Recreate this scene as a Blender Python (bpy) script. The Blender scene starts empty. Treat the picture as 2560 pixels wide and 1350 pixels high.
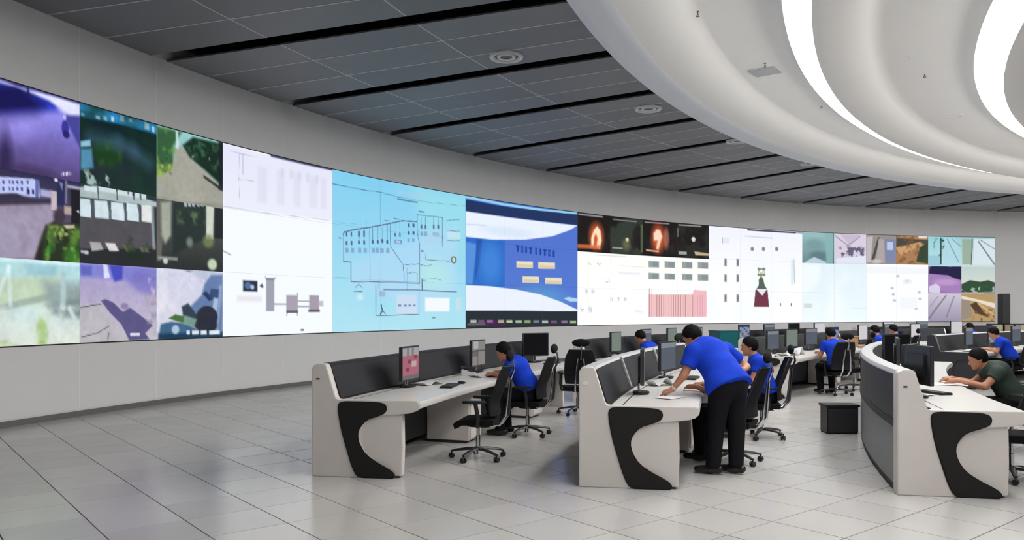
import bpy, bmesh, math, random
import numpy as np
from math import sin, cos, radians, pi, atan2, hypot
from mathutils import Vector, Matrix
random.seed(7)
rng = np.random.RandomState(11)
scene = bpy.context.scene
COL = scene.collection

# ------------------------------------------------------------------ camera, world, exposure
EYE = 1.68
cam_d = bpy.data.cameras.new('camera')
cam_d.sensor_width = 36.0
cam_d.lens = 36.0 * 1980.0 / 2560.0
cam_d.shift_y = 100.0 / 2560.0
cam_d.clip_end = 300
cam = bpy.data.objects.new('camera', cam_d)
COL.objects.link(cam)
cam.location = (0, 0, EYE)
cam.rotation_euler = (pi / 2, 0, 0)
scene.camera = cam

world = bpy.data.worlds.new('world')
scene.world = world
world.use_nodes = True
world.node_tree.nodes['Background'].inputs[0].default_value = (0.92, 0.95, 1.0, 1)
world.node_tree.nodes['Background'].inputs[1].default_value = 0.10
RING_POWER = 19.0          # glow of the ceiling ring lights
SCREEN_POWER = 1.03        # glow of the video wall

vs = scene.view_settings
vs.view_transform = 'Standard'
vs.look = 'None'
vs.exposure = 0.0
vs.gamma = 1.0
vs.use_curve_mapping = False

# ------------------------------------------------------------------ room layout: everything is concentric
CX, CY = 26.1, 1.36       # centre of the round hall
R_WALL = 34.8
Z_CEIL = 6.15
Z_RING = 5.58
Z_ST, Z_SB = 4.962, 1.160  # video wall top and bottom

def pol(R, deg, z=0.0):
    a = radians(deg)
    return Vector((CX - R * cos(a), CY + R * sin(a), z))
def outward(deg):
    a = radians(deg)
    return Vector((-cos(a), sin(a), 0))
def tangent(deg):
    a = radians(deg)
    return Vector((sin(a), cos(a), 0))
def yaw_of(d):            # local +Y is turned to d
    return atan2(-d[0], d[1])

# ------------------------------------------------------------------ colours and materials
def lin(c):
    c = c / 255.0
    return c / 12.92 if c <= 0.04045 else ((c + 0.055) / 1.055) ** 2.4
def rgb(r, g, b):
    return (lin(r), lin(g), lin(b), 1.0)

MATS = {}
def mat(name, col, rough=0.5, metal=0.0, spec=0.5, var=0.0, vscale=6.0, bump=0.0, bscale=60.0, rvar=0.0, coat=0.0, stretch=None, world=False):
    m = bpy.data.materials.new(name)
    m.use_nodes = True
    nt = m.node_tree
    b = nt.nodes['Principled BSDF']
    b.inputs['Base Color'].default_value = col
    b.inputs['Roughness'].default_value = rough
    b.inputs['Metallic'].default_value = metal
    b.inputs['Specular IOR Level'].default_value = spec
    if coat:
        b.inputs['Coat Weight'].default_value = coat
        b.inputs['Coat Roughness'].default_value = 0.15
    if var or bump or rvar:
        tc = nt.nodes.new('ShaderNodeTexCoord')
        src = tc.outputs['Object']
        if world: src = nt.nodes.new('ShaderNodeNewGeometry').outputs['Position']
        if stretch:
            mp = nt.nodes.new('ShaderNodeMapping')
            mp.inputs['Scale'].default_value = stretch
            nt.links.new(src, mp.inputs['Vector'])
            src = mp.outputs['Vector']
        n = nt.nodes.new('ShaderNodeTexNoise')
        n.inputs['Scale'].default_value = vscale
        n.inputs['Detail'].default_value = 4
        nt.links.new(src, n.inputs['Vector'])
        if var:
            mx = nt.nodes.new('ShaderNodeMix')
            mx.data_type = 'RGBA'
            nt.links.new(n.outputs['Fac'], mx.inputs[0])
            lo = tuple(max(0, c * (1 - var)) for c in col[:3]) + (1,)
            hi = tuple(min(1, c * (1 + var)) for c in col[:3]) + (1,)
            mx.inputs[6].default_value = lo
            mx.inputs[7].default_value = hi
            nt.links.new(mx.outputs[2], b.inputs['Base Color'])
        if rvar:
            mr = nt.nodes.new('ShaderNodeMapRange')
            mr.inputs['To Min'].default_value = max(0.02, rough - rvar)
            mr.inputs['To Max'].default_value = min(1, rough + rvar)
            nt.links.new(n.outputs['Fac'], mr.inputs['Value'])
            nt.links.new(mr.outputs[0], b.inputs['Roughness'])
        if bump:
            n2 = nt.nodes.new('ShaderNodeTexNoise')
            n2.inputs['Scale'].default_value = bscale
            n2.inputs['Detail'].default_value = 3
            nt.links.new(src, n2.inputs['Vector'])
            bp = nt.nodes.new('ShaderNodeBump')
            bp.inputs['Strength'].default_value = bump
            bp.inputs['Distance'].default_value = 0.01
            nt.links.new(n2.outputs['Fac'], bp.inputs['Height'])
            nt.links.new(bp.outputs[0], b.inputs['Normal'])
    MATS[name] = m
    return m

def glow(name, col, power):
    m = bpy.data.materials.new(name)
    m.use_nodes = True
    b = m.node_tree.nodes['Principled BSDF']
    b.inputs['Base Color'].default_value = (0.8, 0.8, 0.8, 1)
    b.inputs['Emission Color'].default_value = col
    b.inputs['Emission Strength'].default_value = power
    MATS[name] = m
    return m

def screen_mat(name, power, rough=0.35):
    m = bpy.data.materials.new(name)
    m.use_nodes = True
    nt = m.node_tree
    b = nt.nodes['Principled BSDF']
    b.inputs['Base Color'].default_value = (0.004, 0.004, 0.005, 1)
    b.inputs['Roughness'].default_value = rough
    b.inputs['Specular IOR Level'].default_value = 0.05
    a = nt.nodes.new('ShaderNodeAttribute')
    a.attribute_name = 'Col'
    nt.links.new(a.outputs['Color'], b.inputs['Emission Color'])
    b.inputs['Emission Strength'].default_value = power
    MATS[name] = m
    return m

mat('tile', (0.53, 0.52, 0.505, 1), 0.20, spec=0.32, var=0.07, vscale=1.3, rvar=0.03, world=True)
mat('tile2', (0.505, 0.495, 0.485, 1), 0.22, spec=0.32, var=0.07, vscale=1.7, rvar=0.03, world=True)
mat('tile3', (0.555, 0.54, 0.52, 1), 0.19, spec=0.32, var=0.07, vscale=1.1, rvar=0.03, world=True)
mat('grout', (0.10, 0.095, 0.09, 1), 0.8, var=0.2, vscale=5)
mat('wall_paint', (0.86, 0.855, 0.85, 1), 0.5, var=0.02, vscale=2, bump=0.02)
mat('wall_seam', (0.95, 0.95, 0.95, 1), 0.45)
mat('skirting', (0.17, 0.165, 0.155, 1), 0.5, var=0.1)
mat('ceil_panel', (0.205, 0.205, 0.215, 1), 0.55, var=0.10, vscale=1.6, bump=0.05, bscale=40)
mat('ceil_panel2', (0.185, 0.185, 0.195, 1), 0.55, var=0.10, vscale=1.9, bump=0.05, bscale=40)
mat('ceil_seam', (0.55, 0.54, 0.53, 1), 0.5, var=0.05)
mat('ceil_void', (0.012, 0.012, 0.014, 1), 0.9)
mat('soffit', (0.84, 0.83, 0.81, 1), 0.5, var=0.015, vscale=1.5)
mat('soffit_lip_shaded', (0.70, 0.73, 0.79, 1), 0.45, var=0.015, vscale=1.5)  # canopy lip: bluish shade from the lighting painted into its colour
glow('ring_glow', (1.0, 0.985, 0.96, 1), RING_POWER)
screen_mat('videowall', SCREEN_POWER)
screen_mat('monitor_glow', 0.8)
mat('bezel', (0.008, 0.008, 0.010, 1), 0.4)
mat('laminate', (0.69, 0.645, 0.615, 1), 0.42, var=0.03, vscale=8, bump=0.03, bscale=90)
mat('laminate_top', (0.64, 0.625, 0.60, 1), 0.3, var=0.03, vscale=8)
mat('accent', (0.013, 0.012, 0.012, 1), 0.6, spec=0.3, var=0.15, vscale=14, bump=0.06, bscale=120)
mat('privacy', (0.010, 0.011, 0.015, 1), 0.6, spec=0.3, var=0.12, vscale=9, bump=0.1, bscale=200)
mat('back_grey', (0.21, 0.22, 0.235, 1), 0.45, var=0.04)
mat('back_dark', (0.022, 0.024, 0.031, 1), 0.5, var=0.08)
mat('cap_light', (0.52, 0.53, 0.55, 1), 0.35, var=0.03)
mat('kick', (0.02, 0.02, 0.021, 1), 0.6)
mat('post', (0.36, 0.35, 0.34, 1), 0.4)
mat('black_plastic', (0.013, 0.013, 0.015, 1), 0.45, var=0.15, vscale=20)
mat('dark_plastic', (0.03, 0.03, 0.034, 1), 0.4, var=0.1, vscale=20)
mat('mesh_fabric', (0.011, 0.011, 0.014, 1), 0.85, spec=0.25, var=0.25, vscale=60, bump=0.3, bscale=400)
mat('seat_fabric', (0.009, 0.008, 0.009, 1), 0.9, spec=0.2, var=0.3, vscale=40, bump=0.3, bscale=300)
mat('chrome', (0.62, 0.63, 0.65, 1), 0.2, 1.0, rvar=0.08, vscale=9)
mat('shirt', rgb(20, 62, 196), 0.85, spec=0.2, var=0.12, vscale=7, bump=0.25, bscale=18)
mat('shirt_dark', rgb(44, 58, 52), 0.8, var=0.12, vscale=7, bump=0.25, bscale=18)
mat('trousers', (0.006, 0.006, 0.009, 1), 0.85, spec=0.2, var=0.2, vscale=8, bump=0.25, bscale=16)
mat('skin', rgb(186, 128, 98), 0.5, var=0.06, vscale=10)
mat('hair', (0.006, 0.005, 0.005, 1), 0.75, spec=0.15, var=0.3, vscale=40, bump=0.4, bscale=120)
mat('shoe', (0.01, 0.009, 0.008, 1), 0.35)
mat('eye_white', (0.5, 0.48, 0.46, 1), 0.5)
mat('lips', rgb(150, 88, 76), 0.5)
mat('paper', (0.82, 0.82, 0.83, 1), 0.6, var=0.03)
mat('keys', (0.045, 0.045, 0.05, 1), 0.5)
mat('phone_body', (0.65, 0.65, 0.66, 1), 0.4)
mat('white_plastic', (0.72, 0.72, 0.72, 1), 0.4)
mat('cabinet_cream', rgb(196, 184, 150), 0.5, var=0.05)
mat('cabinet_tan', rgb(168, 140, 122), 0.5, var=0.05)
mat('cabinet_blue', rgb(40, 48, 82), 0.5, var=0.05)
mat('cardboard', rgb(176, 140, 104), 0.7, var=0.1, vscale=12)
mat('blue_bin', rgb(20, 62, 170), 0.45, var=0.15, vscale=6)
mat('teal_box', rgb(30, 96, 100), 0.35, var=0.1)
mat('hatch', (0.42, 0.43, 0.45, 1), 0.5)
mat('fixture', (0.70, 0.70, 0.69, 1), 0.45, var=0.05)
mat('fixture_dark', (0.10, 0.10, 0.10, 1), 0.5)
mat('bronze', (0.16, 0.13, 0.10, 1), 0.4, 0.7)
mat('speaker_black', (0.015, 0.016, 0.018, 1), 0.6)
mat('wristband', (0.60, 0.58, 0.50, 1), 0.4)

# ------------------------------------------------------------------ helpers
def tag(o, label=None, cat=None, group=None, kind=None):
    if label: o['label'] = label
    if cat: o['category'] = cat
    if group: o['group'] = group
    if kind: o['kind'] = kind
    return o

def empty(name, loc, rz=0.0, label=None, cat=None, group=None):
    o = bpy.data.objects.new(name, None)
    COL.objects.link(o)
    o.location = loc
    o.rotation_euler = (0, 0, rz)
    o.empty_display_size = 0.1
    return tag(o, label, cat, group)

class MB:
    """collects shapes and links them as one mesh"""
    def __init__(self):
        self.v, self.f, self.m = [], [], None
    def add(self, vs, fs):
        n = len(self.v)
        self.v += [tuple(p) for p in vs]
        self.f += [tuple(i + n for i in f) for f in fs]
        return self
    def box(self, c, s, rot=None):
        hx, hy, hz = s[0] / 2, s[1] / 2, s[2] / 2
        pts = [Vector((x, y, z)) for z in (-hz, hz) for y in (-hy, hy) for x in (-hx, hx)]
        if rot is not None: pts = [rot @ p for p in pts]
        c = Vector(c)
        return self.add([p + c for p in pts], [(0, 2, 3, 1), (4, 5, 7, 6), (0, 1, 5, 4), (1, 3, 7, 5), (3, 2, 6, 7), (2, 0, 4, 6)])
    def prism(self, outline, o, ax, ay, az, t0, t1):
        """outline (a,b) laid on axes ax, ay at o and pushed along az from t0 to t1"""
        o, ax, ay, az = Vector(o), Vector(ax), Vector(ay), Vector(az)
        n = len(outline)
        A = [o + ax * a + ay * b + az * t0 for a, b in outline]
        B = [o + ax * a + ay * b + az * t1 for a, b in outline]
        fs = [tuple(range(n)), tuple(range(2 * n - 1, n - 1, -1))]
        fs += [(i, i + n, (i + 1) % n + n, (i + 1) % n) for i in range(n)]
        return self.add(A + B, fs)
    def tube(self, path, r, n=8, closed=False, cap=True, flat=None):
        path = [Vector(p) for p in path]
        k = len(path)
        rs = list(r) if hasattr(r, '__len__') else [r] * k
        base = len(self.v)
        up = Vector((0.02, 0.03, 1))
        vs, fs = [], []
        prev = None
        for i, p in enumerate(path):
            a = path[i - 1] if (i > 0 or closed) else p
            b = path[(i + 1) % k] if (i < k - 1 or closed) else p
            t = (b - a).normalized()
            if prev is None:
                u = t.cross(up)
                if u.length < 1e-3: u = t.cross(Vector((1, 0, 0)))
            else:
                u = prev - t * prev.dot(t)
            u.normalize(); prev = u
            w = t.cross(u)
            fl = flat if flat else 1.0
            for j in range(n):
                g = 2 * pi * j / n
                vs.append(p + u * cos(g) * rs[i] + w * sin(g) * rs[i] * fl)
        segs = k if closed else k - 1
        for i in range(segs):
            for j in range(n):
                a = i * n + j; b = i * n + (j + 1) % n
                c = ((i + 1) % k) * n + (j + 1) % n; d = ((i + 1) % k) * n + j
                fs.append((a, b, c, d))
        if cap and not closed:
            fs.append(tuple(range(n - 1, -1, -1)))
            fs.append(tuple((k - 1) * n + j for j in range(n)))
        return self.add(vs, fs)
    def lathe(self, prof, c=(0, 0, 0), n=20, axis=None):
        c = Vector(c)
        R = Matrix.Identity(3) if axis is None else Vector((0, 0, 1)).rotation_difference(Vector(axis)).to_matrix()
        vs, fs = [], []
        for r, z in prof:
            for j in range(n):
                g = 2 * pi * j / n
                vs.append(c + R @ Vector((r * cos(g), r * sin(g), z)))
        k = len(prof)
        for i in range(k - 1):
            for j in range(n):
                fs.append((i * n + j, i * n + (j + 1) % n, (i + 1) * n + (j + 1) % n, (i + 1) * n + j))
        if prof[0][0] > 1e-6: fs.append(tuple(range(n - 1, -1, -1)))
        if prof[-1][0] > 1e-6: fs.append(tuple((k - 1) * n + j for j in range(n)))
        return self.add(vs, fs)
    def ball(self, c, r, n=12, m=8, rot=None):
        c = Vector(c)
        r = r if hasattr(r, '__len__') else (r, r, r)
        vs, fs = [], []
        for i in range(m + 1):
            p = pi * i / m
            for j in range(n):
                g = 2 * pi * j / n
                q = Vector((r[0] * sin(p) * cos(g), r[1] * sin(p) * sin(g), -r[2] * cos(p)))
                vs.append(c + (rot @ q if rot else q))
        for i in range(m):
            for j in range(n):
                fs.append((i * n + j, i * n + (j + 1) % n, (i + 1) * n + (j + 1) % n, (i + 1) * n + j))
        return self.add(vs, fs)
    def sweep(self, prof, R, d0, d1, step=0.8, closed=True):
        """profile (inward depth d, height z) carried round the hall's centre from d0 to d1 degrees"""
        n = max(1, int(math.ceil(abs(d1 - d0) / step)))
        k = len(prof)
        vs, fs = [], []
        for i in range(n + 1):
            a = d0 + (d1 - d0) * i / n
            for d, z in prof:
                vs.append(pol(R - d, a, z))
        kk = k if closed else k - 1
        for i in range(n):
            for j in range(kk):
                fs.append((i * k + j, i * k + (j + 1) % k, (i + 1) * k + (j + 1) % k, (i + 1) * k + j))
        if closed:
            fs.append(tuple(range(k - 1, -1, -1)))
            fs.append(tuple(n * k + j for j in range(k)))
        return self.add(vs, fs)
    def build(self, name, material, parent=None, smooth=False, world=False, bevel=0.0, seg=2, angle=35):
        me = bpy.data.meshes.new(name)
        vs = self.v
        if world and parent is not None:
            L = parent_world(parent)
            vs = [(p[0] - L[0], p[1] - L[1], p[2] - L[2]) for p in vs]
        me.from_pydata(vs, [], self.f)
        bm = bmesh.new()
        bm.from_mesh(me)
        bmesh.ops.remove_doubles(bm, verts=bm.verts, dist=1e-5)
        bmesh.ops.recalc_face_normals(bm, faces=bm.faces)
        if bevel > 0:
            es = [e for e in bm.edges if len(e.link_faces) == 2 and e.calc_face_angle(0) > radians(angle)]
            bmesh.ops.bevel(bm, geom=es, offset=bevel, segments=seg, affect='EDGES', clamp_overlap=True)
        bm.to_mesh(me)
        bm.free()
        if smooth:
            me.polygons.foreach_set('use_smooth', [True] * len(me.polygons))
            if smooth == 'auto':
                me.set_sharp_from_angle(angle=radians(40))
        me.materials.append(MATS[material])
        o = bpy.data.objects.new(name, me)
        COL.objects.link(o)
        if parent is not None: o.parent = parent
        return o

def parent_world(o):
    L = Vector((0, 0, 0))
    while o is not None:
        L += o.location
        o = o.parent
    return L

def link_mesh(name, me, parent=None):
    o = bpy.data.objects.new(name, me)
    COL.objects.link(o)
    if parent is not None: o.parent = parent
    return o

def copy_tree(o, parent=None):
    c = o.copy()
    COL.objects.link(c)
    c.parent = parent
    for ch in list(o.children):
        copy_tree(ch, c)
    return c

def rounded(x0, y0, x1, y1, r, n=4):
    pts = []
    for cx_, cy_, a0 in ((x1 - r, y1 - r, 0), (x0 + r, y1 - r, 90), (x0 + r, y0 + r, 180), (x1 - r, y0 + r, 270)):
        for i in range(n + 1):
            a = radians(a0 + 90 * i / n)
            pts.append((cx_ + r * cos(a), cy_ + r * sin(a)))
    return pts

def smooth_loop(pts, it=2):
    """Chaikin corner cutting of a closed outline"""
    for _ in range(it):
        q = []
        for i in range(len(pts)):
            a, b = pts[i], pts[(i + 1) % len(pts)]
            q.append((a[0] * .75 + b[0] * .25, a[1] * .75 + b[1] * .25))
            q.append((a[0] * .25 + b[0] * .75, a[1] * .25 + b[1] * .75))
        pts = q
    return pts
# ================================================================== SETTING
# column joints of the video wall, degrees round the hall's centre
JOINT = [16.15, 18.74, 21.36, 24.04, 26.85, 29.47, 32.27, 35.09, 37.94, 40.80, 43.76, 46.61, 49.37,
         52.18, 55.21, 58.03, 60.83, 63.65, 66.42, 69.27, 72.11, 74.73, 77.48, 80.28, 83.05]
NCOL = 24

# ---- floor: dark joint bed and raised-floor tiles 0.6 m
floor = MB()
floor.box((14, 15, -0.06), (58, 60, 0.08))
floor = floor.build('floor', 'grout')
tag(floor, kind='structure')
d1 = Vector((-0.633, 0.774, 0)); d2 = Vector((0.774, 0.633, 0))
T = 0.6
def tile_mesh(name, material):
    s, b, h = 0.2955, 0.0008, 0.0
    mb = MB()
    vs = []
    for hh, z in ((s, -0.02), (s, -0.004), (s - b, 0.0)):
        for a, c in ((-1, -1), (1, -1), (1, 1), (-1, 1)):
            vs.append(tuple(d2 * (a * hh) + d1 * (c * hh) + Vector((0, 0, z))))
    fs = [(8, 9, 10, 11)]
    for k in (0, 4):
        for i in range(4):
            j = (i + 1) % 4
            fs.append((k + i, k + j, k + j + 4, k + i + 4))
    mb.add(vs, fs)
    return mb
tms = []
for i, m_ in enumerate(('tile', 'tile2', 'tile3')):
    o = tile_mesh('floor_tile', m_).build('floor_tile', m_, floor)
    tms.append(o.data)
    bpy.data.objects.remove(o)
cells = []
for i in range(-60, 90):
    for j in range(-60, 90):
        p = d2 * (3.184 + T * (i + .5)) + d1 * (5.96 + T * (j + .5))
        if hypot(p.x - CX, p.y - CY) > 35.3 or p.y < -6 or p.x > 30 or p.y > 40: continue
        area = 0
        if p.y > 3.0:
            px = 1280 + 1980 * p.x / p.y; py = 775 + 1980 * EYE / p.y
            if -60 < px < 2620 and py < 1430: area = 1 / p.y ** 3
        cells.append((area, p.x, p.y, rng.randint(3)))
cells.sort(key=lambda c: -c[0])
for a, x, y, k in cells[:300]:
    o = link_mesh('floor_tile', tms[k], floor)
    o.location = (x, y, rng.uniform(-0.0006, 0.0006))
rest = MB()
proto = tile_mesh('x', 'tile')
for a, x, y, k in cells[300:]:
    rest.add([(v[0] + x, v[1] + y, v[2]) for v in proto.v], proto.f)
me = bpy.data.meshes.new('far_floor_tiles')
me.from_pydata(rest.v, [], rest.f)
for m_ in ('tile', 'tile2', 'tile3'): me.materials.append(MATS[m_])
mi = np.repeat([c[3] for c in cells[300:]], 9).astype(np.int32)
me.polygons.foreach_set('material_index', mi)
o = link_mesh('far_floor_tiles', me, floor)
tag(o, kind='stuff')

# ---- curved wall with cladding panels above and below the video wall
wall = MB()
wall.sweep([(-0.012, 0.0), (-0.012, 6.5), (-0.26, 6.5), (-0.26, 0.0)], R_WALL, -8, 112, 1.0)
wall = wall.build('wall_front', 'wall_seam', smooth='auto')
tag(wall, kind='structure')
G = 0.013   # half joint, degrees
left_j = [JOINT[0] - 2.8 * k for k in range(8, 0, -1)]
right_j = [83.05, 85.9, 88.7, 91.5, 94.3, 97.1, 99.9]
def clad(a0, a1, z0, z1, d=0.0):
    MB().sweep([(d, z0), (d, z1), (d - 0.011, z1), (d - 0.011, z0)], R_WALL, a0 + G, a1 - G, 0.75).build('wall_panel', 'wall_paint', wall, smooth='auto')
lj = left_j + JOINT
for a0, a1 in zip(lj[:-1], lj[1:]):
    clad(a0, a1, Z_ST + 0.02, Z_CEIL + 0.02)
    clad(a0, a1, 0.10, Z_SB - 0.02)
for a in lj[1:-1]:
    for z0, z1 in ((0.10, Z_SB - 0.02), (Z_ST + 0.02, Z_CEIL + 0.02)):
        MB().sweep([(0.003, z0), (0.003, z1), (-0.011, z1), (-0.011, z0)], R_WALL, a - G * 1.25, a + G * 1.25, 0.75).build('joint_strip', 'wall_seam', wall)
for a0, a1 in zip(left_j, left_j[1:] + [JOINT[0]]):
    if a1 < JOINT[0] - 2.0: clad(a0, a1, Z_SB, Z_ST)
for a0, a1 in zip(right_j[:-1], right_j[1:]):
    clad(a0, a1, 0.10, Z_CEIL + 0.02)
bb = MB().sweep([(0.0, 0.0), (0.0, 0.085), (-0.03, 0.085), (-0.03, 0.0)], R_WALL - 0.02, -6, 100, 0.8).build('baseboard_front', 'skirting', smooth='auto')
tag(bb, kind='structure')

# ---- dark grey ceiling: radial bays with recessed black slots, three strips by three rings of panels in a bay
ceil = MB()
ceil.sweep([(0, Z_CEIL + 0.42), (0, Z_CEIL + 0.5), (13.0, Z_CEIL + 0.5), (13.0, Z_CEIL + 0.42)], 36.0, -14, 112, 1.0)
ceil = ceil.build('ceiling', 'ceil_void')
tag(ceil, kind='structure')
BAY0, BAY = 21.46, 5.588
RINGS = [26.55, 29.70, 32.30, 34.80]
def bay_piece(a0, a1, g0, g1, R0, R1, z0, z1, n=3):
    """panel between two radial edges; g0, g1 = inset in metres from those edges"""
    mb = MB()
    vs, fs = [], []
    for z in (z0, z1):
        for i in range(n + 1):
            for Rr in (R0, R1):
                e0 = a0 + math.degrees(g0 / Rr); e1 = a1 - math.degrees(g1 / Rr)
                vs.append(pol(Rr, e0 + (e1 - e0) * i / n, z))
    k = 2 * (n + 1)
    for i in range(n):
        fs.append((2 * i, 2 * i + 1, 2 * i + 3, 2 * i + 2))
        fs.append((k + 2 * i, k + 2 * i + 2, k + 2 * i + 3, k + 2 * i + 1))
        fs.append((2 * i, 2 * i + 2, k + 2 * i + 2, k + 2 * i))
        fs.append((2 * i + 1, k + 2 * i + 1, k + 2 * i + 3, 2 * i + 3))
    fs.append((0, k, k + 1, 1)); fs.append((2 * n, 2 * n + 1, k + 2 * n + 1, k + 2 * n))
    return mb.add(vs, fs)
SLOT = 0.19
for b in range(-4, 14):
    a0 = BAY0 + BAY * b; a1 = a0 + BAY
    bay_piece(a0, a1, SLOT + 0.01, SLOT + 0.01, 26.5, 34.85, Z_CEIL + 0.008, Z_CEIL + 0.03, 4).build('carrier_plate', 'ceil_panel2', ceil)
    for s in (1, 2):
        e = a0 + BAY * s / 3 + (0.05 if s == 1 else -0.05)
        bay_piece(e, e, -0.014, -0.014, 26.55, 34.8, Z_CEIL - 0.004, Z_CEIL + 0.006, 1).build('grid_bar', 'ceil_seam', ceil)
    for Rb in RINGS[1:3]:
        bay_piece(a0, a1, SLOT, SLOT, Rb - 0.014, Rb + 0.014, Z_CEIL - 0.0035, Z_CEIL + 0.006, 2).build('grid_bar', 'ceil_seam', ceil)
    for r in range(3):
        R0, R1 = RINGS[r] + 0.014, RINGS[r + 1] - 0.014
        for s in range(3):
            u0 = SLOT if s == 0 else 0.014
            u1 = SLOT if s == 2 else 0.014
            e0 = a0 + BAY * s / 3 + (0 if s == 0 else (0.05 if s == 1 else -0.05))
            e1 = a0 + BAY * (s + 1) / 3 + (0 if s == 2 else (0.05 if s == 0 else -0.05))
            bay_piece(e0, e1, u0, u1, R0, R1, Z_CEIL, Z_CEIL + 0.0075, 2).build('ceiling_panel', ('ceil_panel', 'ceil_panel2')[(b + r + s) % 2], ceil)

# ---- white tiered ring canopy with two glowing rings
def ringprof(prof, name, material, parent=None, a0=-75, a1=125, closed=False, smooth='auto'):
    return MB().sweep([(30 - r, z) for r, z in prof], 30, a0, a1, 1.0, closed).build(name, material, parent, smooth=smooth, world=False)
canopy = ringprof([(26.86, 6.6), (26.86, 5.64), (26.84, 5.585), (26.78, 5.56), (26.70, 5.555)], 'trim_1', 'soffit_lip_shaded')
tag(canopy, kind='structure')
ringprof([(26.70, 5.555), (26.45, 5.555), (26.34, 5.56), (26.28, 5.575)], 'outer_lip', 'soffit_lip_shaded', canopy)
prof = [(26.28, 5.575)]
for i in range(1, 11):            # coved band that climbs to the flat soffit
    t = i / 10
    prof.append((26.28 - 0.85 * t, 5.575 + 0.07 * t + 0.18 * t ** 3))
prof += [(25.38, 5.83), (25.2, 5.832), (24.8, 5.82), (24.50, 5.77), (24.36, 5.69), (24.31, 5.57), (24.28, 5.55)]
ringprof(prof, 'outer_soffit', 'soffit', canopy)
prof = [(23.93, 5.44), (23.93, 5.37), (23.90, 5.36)]
for i in range(1, 9):
    t = i / 8
    prof.append((23.90 - 0.75 * t, 5.36 + 0.06 * t + 0.17 * t ** 3))
prof += [(23.05, 5.592), (22.6, 5.60), (22.2, 5.60), (22.0, 5.57), (21.9, 5.51), (21.86, 5.47)]
ringprof(prof, 'middle_soffit', 'soffit', canopy)
ringprof([(21.46, 5.37), (21.46, 5.305), (21.43, 5.295), (21.2, 5.32), (20.8, 5.43), (20.4, 5.48), (19.0, 5.48)], 'inner_soffit', 'soffit', canopy)
for k, (ro, zo, ri, zi, lab) in enumerate(((24.28, 5.55, 23.93, 5.39, 'wide glowing white ring light sweeping across the outer tier of the ceiling canopy'),
                                          (21.86, 5.47, 21.46, 5.325, 'inner glowing white ring light at the top right edge of the ceiling canopy'))):
    rl = MB().sweep([(30 - ro, zo), (30 - (ro * .55 + ri * .45), (zo + zi) / 2 - 0.035), (30 - ri, zi), (30 - ri, zi + 0.16), (30 - ro, zo + 0.1)], 30, -8, 125, 1.0).build('ring_light', 'ring_glow', smooth='auto')
    tag(rl, lab, 'ring light', 'ceiling ring lights')

# ---- ceiling fixtures
def round_vent(x, y, z, r, label):
    t = empty('ceiling_diffuser', (x, y, z), 0, label, 'ceiling vent', 'round fixtures in the grey ceiling')
    MB().lathe([(r * .72, 0.0), (r * .80, -0.035), (r * .93, -0.045), (r, -0.02), (r, 0.0)], n=28).build('outer_ring', 'fixture', t, smooth='auto')
    MB().lathe([(0.0001, -0.012), (r * .30, -0.014), (r * .34, -0.004), (r * .70, -0.004), (r * .74, 0.0)], n=28).build('core', 'fixture_dark', t, smooth='auto')
    MB().lathe([(r * .36, -0.012), (r * .40, -0.03), (r * .52, -0.034), (r * .56, -0.012)], n=28).build('inner_ring', 'fixture', t, smooth='auto')
round_vent(-0.10, 13.95, Z_CEIL, 0.30, 'round white air diffuser in the grey ceiling, nearest of its row')
round_vent(3.02, 17.55, Z_CEIL, 0.30, 'round white air diffuser in the grey ceiling beside the canopy edge, second of its row')
round_vent(5.93, 20.9, Z_CEIL, 0.28, 'small pale ceiling diffuser tucked against the canopy edge, third of its row')
round_vent(9.05, 24.1, Z_CEIL, 0.28, 'faint distant ceiling diffuser beside the canopy edge, farthest of its row')

def sprinkler(x, y, z, label):
    t = empty('sprinkler_head', (x, y, z), 0, label, 'sprinkler', 'sprinkler heads under the white canopy')
    t.scale = (0.6, 0.6, 0.6)
    MB().lathe([(0.035, 0.0), (0.035, -0.012), (0.012, -0.016), (0.012, -0.06), (0.02, -0.065), (0.02, -0.075)], n=12).build('stem', 'bronze', t, smooth='auto')
    MB().lathe([(0.0001, -0.115), (0.045, -0.115), (0.045, -0.108), (0.0001, -0.108)], n=12).build('deflector', 'bronze', t, smooth='auto')
    mb = MB()
    for s in (-1, 1): mb.tube([(0.018 * s, 0, -0.07), (0.026 * s, 0, -0.09), (0.008 * s, 0, -0.11)], 0.005, 6)
    mb.build('yoke', 'bronze', t)
sprinkler(2.58, 11.0, 5.826, 'small bronze sprinkler head on the outer canopy soffit, above the square hatch')
sprinkler(4.25, 13.3, 5.826, 'small bronze sprinkler head directly beside the square access hatch')
sprinkler(6.25, 16.0, 5.826, 'bronze sprinkler head close to the outer ring light, low in the soffit curve')
sprinkler(4.55, 10.25, 5.612, 'sprinkler head on the middle soffit at the top edge of the view')
sprinkler(6.85, 13.15, 5.612, 'sprinkler head on the middle soffit right of the recessed downlight')
t = empty('access_hatch', (4.40, 13.75, 5.826), radians(-38), 'square grey access hatch set in the outer white soffit', 'hatch')
MB().prism(rounded(-0.24, -0.24, 0.24, 0.24, 0.02), (0, 0, 0), (1, 0, 0), (0, 1, 0), (0, 0, 1), -0.012, 0.0).build('frame', 'fixture', t)
MB().box((0, 0, -0.014), (0.44, 0.44, 0.008)).build('cover', 'hatch', t, bevel=0.002)
def downlight(x, y, z, label):
    t = empty('downlight', (x, y, z), 0, label, 'downlight', 'recessed downlights in the middle soffit')
    MB().lathe([(0.15, 0.0), (0.15, -0.012), (0.19, -0.016), (0.20, 0.0)], n=24).build('trim_ring', 'fixture', t, smooth='auto')
    MB().lathe([(0.0001, -0.004), (0.15, -0.006)], n=24).build('lens', 'white_plastic', t, smooth='auto')
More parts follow.
